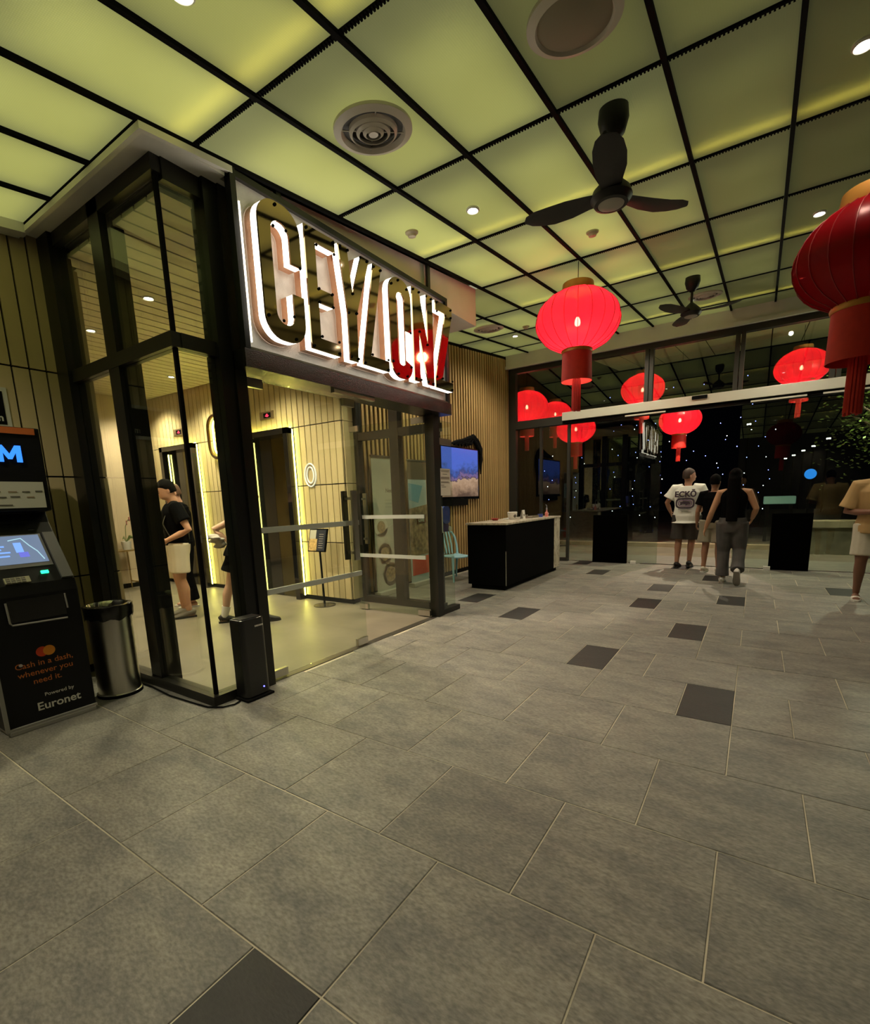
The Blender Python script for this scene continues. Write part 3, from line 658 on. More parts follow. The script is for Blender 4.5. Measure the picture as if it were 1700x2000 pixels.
item('table_card', 'white tent card standing on the reception desk', 'card', (-3.3, 7.72, dz), ('front', G().hexa([(-3.30, 7.66, dz), (-3.30, 7.76, dz), (-3.32, 7.76, dz+.15), (-3.32, 7.66, dz+.15), (-3.297, 7.66, dz), (-3.297, 7.76, dz), (-3.317, 7.76, dz+.15), (-3.317, 7.66, dz+.15)]), white, False), ('back', G().hexa([(-3.36, 7.66, dz), (-3.36, 7.76, dz), (-3.32, 7.76, dz+.15), (-3.32, 7.66, dz+.15), (-3.363, 7.66, dz), (-3.363, 7.76, dz), (-3.323, 7.76, dz+.15), (-3.323, 7.66, dz+.15)]), white, False), ('print', G().box(-3.309, -3.303, 7.69, 7.73, dz+.03, dz+.08), inkm, False))
item('paper_sheets', 'loose white paper sheets on the reception desk', 'paper', (-3.57, 7.78, dz), ('sheet', G().box(-3.66, -3.52, 7.62, 7.86, dz, dz+.012), white, False), ('sheet', G().hexa([(-3.62, 7.66, dz+.012), (-3.46, 7.71, dz+.012), (-3.52, 7.94, dz+.012), (-3.68, 7.89, dz+.012), (-3.62, 7.66, dz+.016), (-3.46, 7.71, dz+.016), (-3.52, 7.94, dz+.02), (-3.68, 7.89, dz+.016)]), white, False))
p = (-3.2, 8.5)
item('spray_bottle', 'dark pump bottle with pink base on the far end of the desk', 'bottle', (*p, dz), ('body', G().lathe([(.0001, 0), (.032, 0), (.032, .07), (.014, .09), (.012, .12)], (*p, dz), 14), M('pink_bottle', (.75, .25, .22), .3), True), ('pump', G().lathe([(.013, .12), (.015, .15), (.006, .16), (.006, .20), (.0001, .2)], (*p, dz), 12).tube([(p[0], p[1], dz+.2), (p[0], p[1]-.05, dz+.215)], .006, 6), M('pump_grey', (.35, .36, .4), .3), True))
item('tray', 'shallow dark tray with papers on the reception desk', 'tray', (-3.35, 8.1, dz), ('base', G().box(-3.47, -3.25, 7.98, 8.25, dz, dz+.015), M('tray_brown', (.16, .13, .09), .5), False), ('rim', G().box(-3.47, -3.46, 7.98, 8.25, dz+.015, dz+.05), M('tray_rim', (.2, .17, .12), .5), False), ('rim', G().box(-3.26, -3.25, 7.98, 8.25, dz+.015, dz+.04), M('tray_rim', (.2, .17, .12), .5), False))
item('red_bowl', 'little red dish near the back of the reception desk', 'dish', (-3.6, 7.2, dz), ('body', G().lathe([(.0001, 0), (.04, 0), (.07, .035), (.062, .035), (.0001, .012)], (-3.6, 7.2, dz), 18), M('red_dish', (.35, .03, .02), .4), True), ('sweets', G().ball((-3.6, 7.2, dz+.022), .045, .045, .02, n=10, m=6), M('red_sweets', (.4, .05, .03), .5, bump=.5), True))
item('blue_box', 'tiny blue box by the pump bottle on the desk', 'box', (-3.25, 8.35, dz), ('body', G().box(-3.29, -3.22, 8.30, 8.36, dz, dz+.045), M('blue_card', (.05, .08, .4), .5), False), ('lid', G().box(-3.293, -3.217, 8.297, 8.363, dz+.045, dz+.055), M('blue_lid', (.08, .12, .5), .5), False))

# ================================================================== PLASTIC CHAIR (local frame: faces +y)
def plastic_chair(loc, rz):
    c = thing('plastic_chair', 'pale blue plastic garden chair by the slatted wall', 'chair', loc, rz)
    pm = M('pale_blue_plastic', (.36, .66, .74), .35)
    g = G()
    R = []
    for i in range(9):
        v = -.21+.42*i/8; zz = .44-.018*math.cos(v/.21*1.2) + (.0 if v < .15 else -.012*(v-.15)/.06)
        wdt = .215-.02*(i/8)
        R.append([(x*wdt/.2, v, zz-.012*(1-(x/.2)**2)+dzz) for x, dzz in ((-.2, 0), (-.1, 0), (0, 0), (.1, 0), (.2, 0), (.2, -.016), (.1, -.016), (0, -.016), (-.1, -.016), (-.2, -.016))])
    G().rings(R).build('seat', pm, c, True, local=True)
    for sx in (-1, 1):
        G().tube([(sx*.19, .19, .44), (sx*.205, .215, .22), (sx*.215, .235, 0)], [(.03, .018), (.024, .016), (.017, .014)], 8, ref=(1, 0, 0)).build('leg', pm, c, True, local=True)
        G().tube([(sx*.19, -.19, .44), (sx*.205, -.24, .22), (sx*.215, -.27, 0)], [(.03, .018), (.024, .016), (.017, .014)], 8, ref=(1, 0, 0)).build('leg', pm, c, True, local=True)
    pts = [(-.20, -.20, .43), (-.21, -.235, .58), (-.20, -.275, .72), (-.15, -.30, .81), (-.06, -.315, .845), (.06, -.315, .845), (.15, -.30, .81), (.20, -.275, .72), (.21, -.235, .58), (.20, -.20, .43)]
    G().tube(pts, .02, 8).build('backrest_frame', pm, c, True, local=True)
    for x in (-.1, -.033, .033, .1):
        G().tube([(x*.9, -.205, .44), (x*1.05, -.245, .60), (x*1.0, -.285, .74), (x*.8, -.312, .84)], [(.016, .007)]*4, 8, ref=(1, 0, 0)).build('backrest_slat', pm, c, True, local=True)
    return c
plastic_chair((-4.33, 7.10, 0), math.radians(-112))

# ================================================================== MENU STAND, BANNERS, SCREEN, NOTICE, DISPENSER
ms = thing('menu_stand', 'black pedestal menu stand by the lift wall', 'menu stand', (-4.90, 4.54, 0))
G().lathe([(.0001, 0), (.15, 0), (.15, .012), (.03, .03), (.0001, .03)], (-4.9, 4.54, 0), 28).build('base', M('stand_base', (.10, .095, .085), .2, .8), ms, True)
G().tube([(-4.9, 4.54, .02), (-4.93, 4.55, .76)], .014, 10).build('pole', blackmat, ms, True)
def tilt(u, v, d): return Vector((-4.95+u+.13*v/.3*.35, 4.55-d+.10*v, .90+v))
part_ = G().prism([(-.165, -.155), (.165, -.155), (.165, .155), (-.165, .155)], tilt, -.012, .012).build('frame', blackmat, ms)
G().prism([(-.15, -.14), (.15, -.14), (.15, .14), (-.15, .14)], tilt, .012, .015).build('page', M('menu_navy', (.035, .04, .06), .35), ms)
G().prism([(-.15, .02), (-.03, .02), (-.03, .14), (-.15, .14)], tilt, .015, .0165).build('page_panel', M('menu_cream', (.65, .62, .50), .4), ms)
G().prism([(-.15, -.14), (-.0, -.14), (-.0, .02), (-.15, .02)], tilt, .015, .0165).build('page_photo', M('menu_food', (.75, .50, .20), .4, noise=.5, nscale=30), ms)
for i in range(7): G().prism([(.03, -.10+.03*i), (.03+.09*random.uniform(.6, 1), -.10+.03*i), (.12, -.094+.03*i), (.03, -.094+.03*i)], tilt, .015, .016).build('page_line', M('menu_text', (.55, .5, .45), .5), ms)

def banner(name_label, y0, y1, top, body_m, prints):
    b = thing('roll_up_banner', name_label, 'banner', (XS+.09, (y0+y1)/2, 0))
    x = XS+.08
    G().box(x-.05, x+.07, y0-.02, y1+.02, 0, .07).build('base', M('banner_base', (.55, .54, .48), .35, .4), b, bevel=.01)
    G().box(x-.004, x, y0, y1, .07, top).build('sheet', body_m, b)
    G().box(x-.012, x+.010, y0-.01, y1+.01, top, top+.025).build('top_rail', steel, b)
    G().tube([(x-.03, (y0+y1)/2, .05), (x-.012, (y0+y1)/2, top)], .008, 6).build('support_pole', steel, b)
    for nm, ps, mm in prints: G().prism(ps, lambda u, v, d: (x+d, u, v), .0005, .003).build(nm, mm, b)
    return b, x
def disc(y, z, r, n=24, sz=1.): return [(y+r*math.cos(2*math.pi*i/n), z+sz*r*math.sin(2*math.pi*i/n)) for i in range(n)]
pl_w = M('print_plate', (.66, .66, .56), .5); pl_f = M('print_food', (.30, .22, .11), .5, noise=.7, nscale=26); pl_g = M('print_grey_green', (.40, .43, .36), .5)
pr_ = [('photo_patch', [(5.33, .10), (5.86, .10), (5.86, 1.1), (5.33, .9)], M('print_table', (.55, .55, .48), .5, noise=.12, nscale=6))]
for y, z, r in ((5.46, 1.02, .15), (5.52, .62, .16), (5.63, .30, .18), (5.80, .80, .05)):
    pr_ += [('plate_print', disc(y, z, r), pl_w)]
b1, bx = banner('pale roll-up banner with food bowls seen through the open door', 5.31, 5.88, 2.02, M('banner_pale', (.50, .53, .45), .5, noise=.06, nscale=2), pr_)
for y, z, r in ((5.46, 1.02, .09), (5.52, .62, .10), (5.63, .30, .115)): G().prism(disc(y, z, r), lambda u, v, d: (bx+d, u, v), .003, .0045).build('food_print', pl_f, b1)
text('banner_heading', 'Need A', .085, inkm, b1, (bx+.0006, 5.60, 1.52), (0, 1, 0), (0, 0, 1), align='LEFT', bold=.001)
for i in range(3): G().box(bx+.0005, bx+.0015, 5.58, 5.80, 1.40-.05*i, 1.415-.05*i).build('banner_line', pl_g, b1)
b2, bx2 = banner('blue and red travel banner next to the pale banner', 6.16, 6.66, 2.0, M('banner_sky', (.34, .45, .48), .5, noise=.15, nscale=3), [
    ('photo_top', [(6.16, 1.72), (6.66, 1.72), (6.66, 2.0), (6.16, 2.0)], M('print_brown', (.10, .08, .055), .5)),
    ('photo_blue', [(6.17, 1.40), (6.42, 1.35), (6.55, 1.62), (6.17, 1.66)], M('print_blue', (.12, .32, .45), .5)),
    ('photo_mid', [(6.16, .5), (6.66, .5), (6.66, 1.32), (6.16, 1.26)], M('print_scene', (.22, .16, .09), .5, noise=.8, nscale=14)),
    ('red_label', [(6.36, 1.00), (6.62, 1.02), (6.62, 1.16), (6.36, 1.14)], M('print_red', (.62, .07, .05), .5)),
    ('red_band', [(6.20, .18), (6.66, .18), (6.66, .48), (6.20, .46)], M('print_red2', (.60, .05, .03), .5))])
text('banner_word', 'LIVE', .09, white_ink, b2, (bx2+.0035, 6.49, 1.045), (0, 1, 0), (0, 0, 1))

def tv_mat():
    m = bpy.data.materials.new('screen_landscape'); N, L = nodes_of(m); b = N['Principled BSDF']; tcn = N.new('ShaderNodeTexCoord'); sx_ = N.new('ShaderNodeSeparateXYZ'); L.new(tcn.outputs['Generated'], sx_.inputs[0])
    nz = N.new('ShaderNodeTexNoise'); nz.inputs['Scale'].default_value = 5.5; nz.inputs['Detail'].default_value = 10; nz.inputs['Roughness'].default_value = .68; L.new(tcn.outputs['Generated'], nz.inputs[0])
    ad = N.new('ShaderNodeMath'); ad.operation = 'MULTIPLY_ADD'; ad.inputs[1].default_value = .75; L.new(nz.outputs['Fac'], ad.inputs[0]); L.new(sx_.outputs['Z'], ad.inputs[2])
    yy = N.new('ShaderNodeMath'); yy.operation = 'MULTIPLY_ADD'; yy.inputs[1].default_value = -.08; L.new(sx_.outputs['Y'], yy.inputs[0]); L.new(ad.outputs[0], yy.inputs[2])
    ra = N.new('ShaderNodeValToRGB'); e = ra.color_ramp.elements
    e[0].position = .3; e[0].color = (.10, .06, .04, 1); e[1].position = 1.; e[1].color = (.07, .13, .55, 1)
    for p_, c_ in ((.55, (.36, .23, .14, 1)), (.66, (.46, .31, .20, 1)), (.70, (.06, .04, .06, 1)), (.76, (.20, .13, .28, 1)), (.84, (.04, .06, .20, 1)), (.92, (.06, .11, .40, 1))):
        q = e.new(min(p_, 1.)); q.color = c_
    L.new(yy.outputs[0], ra.inputs[0]); L.new(ra.outputs[0], b.inputs['Emission Color']); b.inputs['Emission Strength'].default_value = 1.0; b.inputs['Base Color'].default_value = (.01, .01, .01, 1); b.inputs['Roughness'].default_value = .2
    return m
tvx = XS+.05
tv = thing('television', 'flat wall television showing a blue mountain landscape', 'television', (tvx, 7.74, 1.4))
part(tv, 'casing', blackgloss, (XS+.002, tvx, 6.92, 8.55, 1.38, 2.33), bevel=.006); part(tv, 'screen', tv_mat(), (tvx, tvx+.003, 6.96, 8.51, 1.43, 2.30))
part(tv, 'bracket_shelf', blackmat, (XS+.002, XS+.05, 7.1, 8.1, 1.27, 1.38))
random.seed(3)
cbt = thing('cable_bundle', 'tangle of thick black cables draped over the television corner', 'cables', (XS+.03, 8.2, 2.34))
for i in range(5):
    w_ = lambda q: random.uniform(-q, q)
    G().tube([(XS+.045, 7.55+.12*i+w_(.05), 2.36), (XS+.045, 7.72+.1*i+w_(.04), 2.42+w_(.03)), (XS+.045, 7.95+.08*i, 2.44+w_(.05)), (XS+.045, 8.25+.03*i, 2.52+w_(.05)), (XS+.045, 8.45+.02*i, 2.48+w_(.04)), (XS+.045, 8.62+.012*i, 2.33+w_(.04)), (XS+.045, 8.66+.02*w_(1), 2.15+w_(.03)), (XS+.045, 8.64, 1.98-.03*i)], [.02, .03, .03, .035, .04, .035, .035, .012], 8).build('cable', blackmat, cbt, True)
nt = thing('paper_notice', 'white printed notice taped to the wing pane', 'notice', (XF+.006, 4.98, 1.43)); x_ = XF+.0055
part(nt, 'sheet', M('paper_white', (.72, .70, .62), .7), (x_, x_+.002, 4.87, 5.10, 1.44, 1.755))
for z_, a_, b_ in ((1.735, 4.89, 5.08), (1.72, 4.90, 5.07), (1.69, 4.93, 5.03), (1.655, 4.89, 5.08), (1.645, 4.89, 5.08), (1.635, 4.89, 5.08), (1.60, 4.89, 5.06), (1.59, 4.89, 5.08), (1.56, 4.89, 4.96), (1.54, 4.90, 5.0)): part(nt, 'print_line', inkm, (x_+.002, x_+.0025, a_, b_, z_-.003, z_+.003))
dp = thing('soap_dispenser', 'blue and white wall dispenser behind the wing pane', 'dispenser', (XF-.07, 5.02, 1.0))
G().box(XF-.075, XF-.008, 4.90, 4.94, .99, 1.31).build('back_plate', white, dp, bevel=.01)
G().prism(stadium(4.94, 5.10, 1.10, 1.31, .05, 5)[:-1], lambda u, v, d: (XF-.09+d*.08, u, v), 0, 1).build('tank', M('tank_blue', (.10, .14, .55), .15), dp, True)
G().prism(stadium(4.95, 5.09, 1.00, 1.10, .03, 5)[:-1], lambda u, v, d: (XF-.085+d*.065, u, v), 0, 1).build('cover', M('tank_violet', (.09, .06, .22), .3), dp, True)
G().lathe([(.0001, 0), (.032, 0), (.032, .012), (.0001, .012)], (XF-.02, 5.10, 1.03), 18, 'x').build('nozzle', white, dp, True)

# ================================================================== CEILING FIXTURES
def slope_local(par, x, y, dz=0.): par.location = (x, y, ceil_z(y)+dz); par.rotation_euler = (math.atan(CK), 0, 0)
def downlight(x, y, label, power, group=None, z=None, col=(1, .87, .67), cone=105, aim=(0, 0, -1)):
    d = thing('downlight', label, 'light', (x, y, z if z else ceil_z(y)-.02), 0, group)
    zz = d.location.z
    G().lathe([(.030, .012), (.052, .012), (.055, .0), (.046, -.008), (.034, .0), (.030, .012)], (0, 0, 0), 24).build('trim_ring', white, d, True, local=True)
    G().lathe([(.0001, .006), (.032, .006), (.032, .001), (.0001, .001)], (0, 0, 0), 20).build('lens', EM('downlight_lens', (1, .93, .78), 30.), d, True, local=True)
    lamp('bulb', 'SPOT', (x, y, zz-.03), power, col, .035 if z is None else .10, cone, .8, aim, d)
    return d
HP = 70.
downlight(-2.1, 3.86, 'bright downlight in the ceiling panel above the sign', HP*1.15, cone=88)
downlight(-2.1, 6.3, 'bright downlight just behind the lit lantern', HP)
downlight(.31, 6.3, 'bright downlight left of the dark lantern', HP)
downlight(.31, 3.8, 'bright downlight at the right edge of the ceiling', HP*.6, cone=85)
downlight(-2.1, 1.42, 'downlight in the ceiling nearest the glass corner', HP*1.5, cone=85, aim=(.14, .12, -1))
for x, y, lb, pw_, cn in ((.31, 1.4, 'ceiling downlight straight above the viewer', .62, 105), (-2.1, 8.74, 'far downlight left of the exit in the last ceiling row', 1.5, 160), (.31, 8.74, 'far downlight right of the exit in the last ceiling row', 1.5, 160), (2.7, 3.8, 'downlight beyond the right edge beside the dark lantern', .7, 105), (2.7, 6.3, 'downlight beyond the right edge nearer the exit', .7, 105), (-3.6, .1, 'added unseen downlight in front of the cash machine to brighten the board wall', 1.3, 140), (1.5, -.6, 'downlight behind the viewer on the right', .6, 105), (-3.72, 6.0, 'downlight added behind the sign to brighten the timber slats', 1.5, 150), (-3.72, 8.3, 'downlight added above the desk to brighten the timber slats', 1.3, 150)):  # the cash machine and slat lamps are added to brighten those walls
    downlight(x, y, lb, HP*pw_, cone=cn)
LP = 260.
for x, y, lb in ((-6.19, 2.66, 'downlight in the lobby ceiling seen through the upper near panes'), (-4.87, 2.62, 'lobby downlight nearest the glass corner'), (-8.75, 4.3, 'downlight at the deep end of the lift lobby'), (-7.45, 4.2, 'lobby downlight in front of the deeper lift'), (-5.6, 4.0, 'lobby downlight in front of the nearer lift')):
    downlight(x, y, lb, LP, z=LZ-.004, col=(1, .84, .60), cone=130)
downlight(-4.1, 3.9, 'lobby downlight over the open glass door', LP*.8, z=LZ-.004, col=(1, .84, .60), cone=130)

def diffuser(x, y, r, label, open_=True):
    d = thing('air_diffuser', label, 'air vent', (x, y, ceil_z(y)-.012)); slope_local(d, x, y, -.012)
    vm = M('vent_plastic', (.80, .74, .64), .4)
    G().lathe([(r, .004), (r, -.012), (r*.82, -.026), (r*.78, -.012), (r*.76, .004)], n=48).build('rim', vm, d, True, local=True)
    if open_:
        for q in (.62, .44, .27): G().lathe([(r*q, -.004), (r*q*.98, -.022), (r*(q-.08), -.034), (r*(q-.085), -.03), (r*(q-.02), -.006)], n=40).build('ring', vm, d, True, local=True)
        G().lathe([(.0001, .002), (r*.8, .002), (r*.8, .006), (.0001, .006)], n=32).build('throat', M('vent_throat', (.03, .028, .024), .6), d, local=True)
        G().lathe([(.0001, -.03), (r*.12, -.03), (r*.14, -.015), (.0001, -.015)], n=24).build('cap', vm, d, True, local=True)
        for k_ in range(4):
            a = math.radians(45+90*k_); G().tube([(.1*r*math.cos(a), .1*r*math.sin(a), -.012), (.8*r*math.cos(a), .8*r*math.sin(a), -.012)], .004, 6).build('spoke', steel, d, local=True)
    else:
        G().lathe([(.0001, -.02), (r*.72, -.02), (r*.8, -.008), (.0001, -.006)], n=40).build('cover', M('speaker_cloth', (.34, .30, .22), .8), d, True, local=True)
    return d
diffuser(-2.07, 2.58, .235, 'round ringed air diffuser in the ceiling above the glass box')
diffuser(-.87, 2.62, .22, 'round solid grey ceiling speaker at the top of the picture', False)
diffuser(-3.80, 7.45, .24, 'round air diffuser in the far ceiling above the desk')
diffuser(-.83, 8.5, .22, 'round air diffuser above the farther fan')
def detector(x, y, label):
    d = thing('smoke_detector', label, 'detector', (x, y, ceil_z(y))); slope_local(d, x, y)
    G().lathe([(.058, 0), (.056, -.012), (.04, -.022)], n=24).build('base', M('det_beige', (.55, .45, .32), .5), d, True, local=True)
    G().lathe([(.04, -.02), (.035, -.038), (.0001, -.042)], n=24).build('dome', M('det_cap', (.6, .5, .38), .4), d, True, local=True)
detector(-2.71, 3.85, 'small beige smoke detector right above the sign')
detector(-1.48, 5.08, 'small pale smoke detector near the nearer fan')
detector(-3.35, 7.9, 'small smoke detector in the far ceiling near the slats')

def fan(x, y, drop, angs, label):
    zc = ceil_z(y); h = zc-drop
    f = thing('ceiling_fan', label, 'ceiling fan', (x, y, h))
    fm = M('fan_black', (.008, .007, .006), .5)
    G().lathe([(.03, zc+.01), (.085, zc), (.09, zc-.06), (.07, zc-.13), (.03, zc-.17)], (x, y, 0), 24).build('canopy', fm, f, True)
    G().lathe([(.016, h+.10), (.016, zc-.12)], (x, y, 0), 12).build('rod', fm, f, True)
    G().lathe([(.016, h+.14), (.05, h+.11), (.11, h+.05), (.125, h+.01), (.10, h-.025), (.08, h-.03)], (x, y, 0), 32).build('motor', fm, f, True)
    G().lathe([(.0001, h-.038), (.06, h-.036), (.078, h-.028)], (x, y, 0), 28).build('cap', M('fan_cap', (.42, .40, .36), .5), f, True)
    for a in angs:
        a = math.radians(a); d = Vector((math.cos(a), math.sin(a), 0)); n_ = Vector((-d.y, d.x, 0))
        R = []
        for t, wv_, tw_, dr in ((.07, .055, .12, 0), (.15, .065, .14, 0), (.26, .085, .14, -.005), (.38, .09, .12, -.005), (.47, .08, .1, .005), (.53, .055, .08, .01), (.56, .012, .08, .012)):
            c = Vector((x, y, h+.02+dr)) + d*t + n_*(.03*math.sin(t*4))
            uu = n_*math.cos(tw_) + Vector((0, 0, 1))*math.sin(tw_); vv = Vector((0, 0, 1))*math.cos(tw_) - n_*math.sin(tw_)
            R.append([c+uu*wv_*q+vv*s_ for q, s_ in ((-1, 0), (-.5, .008), (0, .01), (.5, .008), (1, 0), (.5, -.005), (0, -.006), (-.5, -.005))])
        G().rings(R).build('blade', fm, f, True)
    return f
fan(-.885, 3.42, .49, (180, 46, -82), 'black three-bladed ceiling fan in the middle of the ceiling')
fan(-.88, 7.45, .44, (-7, 112, 236), 'smaller-looking black ceiling fan near the exit')

# ================================================================== LANTERNS
def fabric(name, col, es):
    m = bpy.data.materials.new(name); N, L = nodes_of(m); N.remove(N['Principled BSDF'])
    d = N.new('ShaderNodeBsdfDiffuse'); d.inputs[0].default_value = (*col, 1)
    t = N.new('ShaderNodeBsdfTranslucent'); t.inputs[0].default_value = (*col, 1)
    g = N.new('ShaderNodeBsdfGlossy'); g.inputs['Roughness'].default_value = .3; g.inputs[0].default_value = (.5, .3, .3, 1)
    m1 = N.new('ShaderNodeMixShader'); m1.inputs[0].default_value = .55; L.new(d.outputs[0], m1.inputs[1]); L.new(t.outputs[0], m1.inputs[2])
    m2 = N.new('ShaderNodeMixShader'); m2.inputs[0].default_value = .04; L.new(m1.outputs[0], m2.inputs[1]); L.new(g.outputs[0], m2.inputs[2])
    tr = N.new('ShaderNodeBsdfTransparent'); tr.inputs[0].default_value = (1., .25, .22, 1)
    m3 = N.new('ShaderNodeMixShader'); m3.inputs[0].default_value = .10; L.new(m2.outputs[0], m3.inputs[1]); L.new(tr.outputs[0], m3.inputs[2])
    L.new(m3.outputs[0], N['Material Output'].inputs[0])
    return m
silk = fabric('red_silk', (.32, .004, .010), 0)
gold = M('lantern_gold', (.55, .25, .05), .4, .4); redcl = M('red_cloth', (.60, .022, .014), .6, noise=.1, nscale=20); redrib = M('rib_red', (.30, .008, .012), .4)
def lantern(x, y, z, label, power, R_=.48, Hh=.335, hang=None, group=None):
    t = thing('red_lantern', label, 'lantern', (x, y, z), 0, group)
    NR = 20; S = 6; rings_ = []
    M_ = 16
    for i in range(M_+1):
        a = -math.radians(70) + math.radians(140)*i/M_
        r = R_*math.cos(a)*1.0; zz = Hh*math.sin(a)/math.sin(math.radians(70)); r = max(r, .16)
        ring_ = []
        for k_ in range(NR*S):
            ph = (k_ % S)/S; fl2 = 1-.012*math.sin(math.pi*ph)
            an = 2*math.pi*k_/(NR*S); ring_.append((r*fl2*math.cos(an), r*fl2*math.sin(an), zz))
        rings_.append(ring_)
    G().rings(rings_, caps=False).build('shade', silk, t, True, local=True)
    g = G()
    for k_ in range(NR):
        an = 2*math.pi*k_/NR; g = G()
        g.tube([((max(R_*math.cos(-math.radians(70)+math.radians(140)*i/12), .16)+.003)*math.cos(an), (max(R_*math.cos(-math.radians(70)+math.radians(140)*i/12), .16)+.003)*math.sin(an), Hh*math.sin(-math.radians(70)+math.radians(140)*i/12)/math.sin(math.radians(70))) for i in range(13)], .003, 5)
        g.build('rib', redrib, t, True, local=True)
    G().lathe([(.165, Hh-.01), (.172, Hh+.02), (.165, Hh+.075), (.155, Hh+.075), (.155, Hh-.01)], n=32).build('top_collar', gold, t, True, local=True)
    G().lathe([(.0001, Hh+.05), (.16, Hh+.05), (.16, Hh+.056), (.0001, Hh+.056)], n=32).build('top_light_stop', gold, t, True, local=True)  # added disc that keeps the bulb's light off the ceiling above
    G().lathe([(.165, -Hh+.01), (.172, -Hh-.01), (.165, -Hh-.03), (.155, -Hh-.03)], n=32).build('bottom_collar', gold, t, True, local=True)
    G().lathe([(.160, -Hh-.02), (.163, -Hh-.15), (.168, -Hh-.33), (.166, -Hh-.33), (.158, -Hh-.02)], n=40).build('skirt', redcl, t, True, local=True)
    tz = -Hh-.26
    G().lathe([(.012, -Hh), (.012, tz)], n=8).build('tassel_cord', redcl, t, True, local=True)
    g = G()
    for k_ in range(14):
        an = 2*math.pi*k_/14; g.tube([(.018*math.cos(an), .018*math.sin(an), tz), (.04*math.cos(an), .04*math.sin(an), tz-.06), (.042*math.cos(an), .042*math.sin(an), tz-.40+.02*random.random())], .0095, 5)
    tag(g.build('tassel', redcl, t, True, local=True), kind='stuff')
    hz = (hang if hang else ceil_z(y)-.01)-z
    G().tube([(0, 0, Hh-.1), (0, 0, hz)], .004, 6).build('wire', blackmat, t, local=True)
    G().tube([(-.155, 0, Hh+.04), (.155, 0, Hh+.04)], .005, 6).build('crossbar', blackmat, t, local=True)
    if power:
        G().lathe([(.0001, -.055), (.024, -.045), (.033, -.02), (.026, .015), (.014, .04)], n=20).build('bulb', EM('bulb_glow', (1., .85, .6), 60.), t, True, local=True)
        G().lathe([(.014, .04), (.016, .10), (.0001, .10)], n=12).build('bulb_socket', blackmat, t, True, local=True)
        lamp('bulb_light', 'POINT', (x, y, z-.005), power, (1., .8, .6), .06, parent=t)
    return t
lantern(-1.805, 5.7, 3.295, 'glowing round red paper lantern hanging left of the exit', 190, R_=.455, Hh=.305)
lantern(.475, 4.2, 2.79, 'unlit dark red lantern at the right edge', 0, R_=.385, Hh=.285)
for k_, (x, y, z) in enumerate(((-2.42, 12.6, 3.77), (.58, 12.9, 3.82), (-4.62, 10.95, 3.44), (-5.25, 14.6, 3.80), (-3.95, 12.5, 3.03), (-1.72, 13.6, 3.12))):
    lantern(x, y, z, ('red lantern outside behind the middle clerestory pane', 'red lantern outside behind the right clerestory pane', 'red lantern outside by the corner behind the left clerestory pane', 'red lantern outside partly hidden by the exit header', 'low red lantern outside left of the sliding doors', 'red lantern outside seen through the open exit doors')[k_], 120, hang=ceil_z(y)+.02)

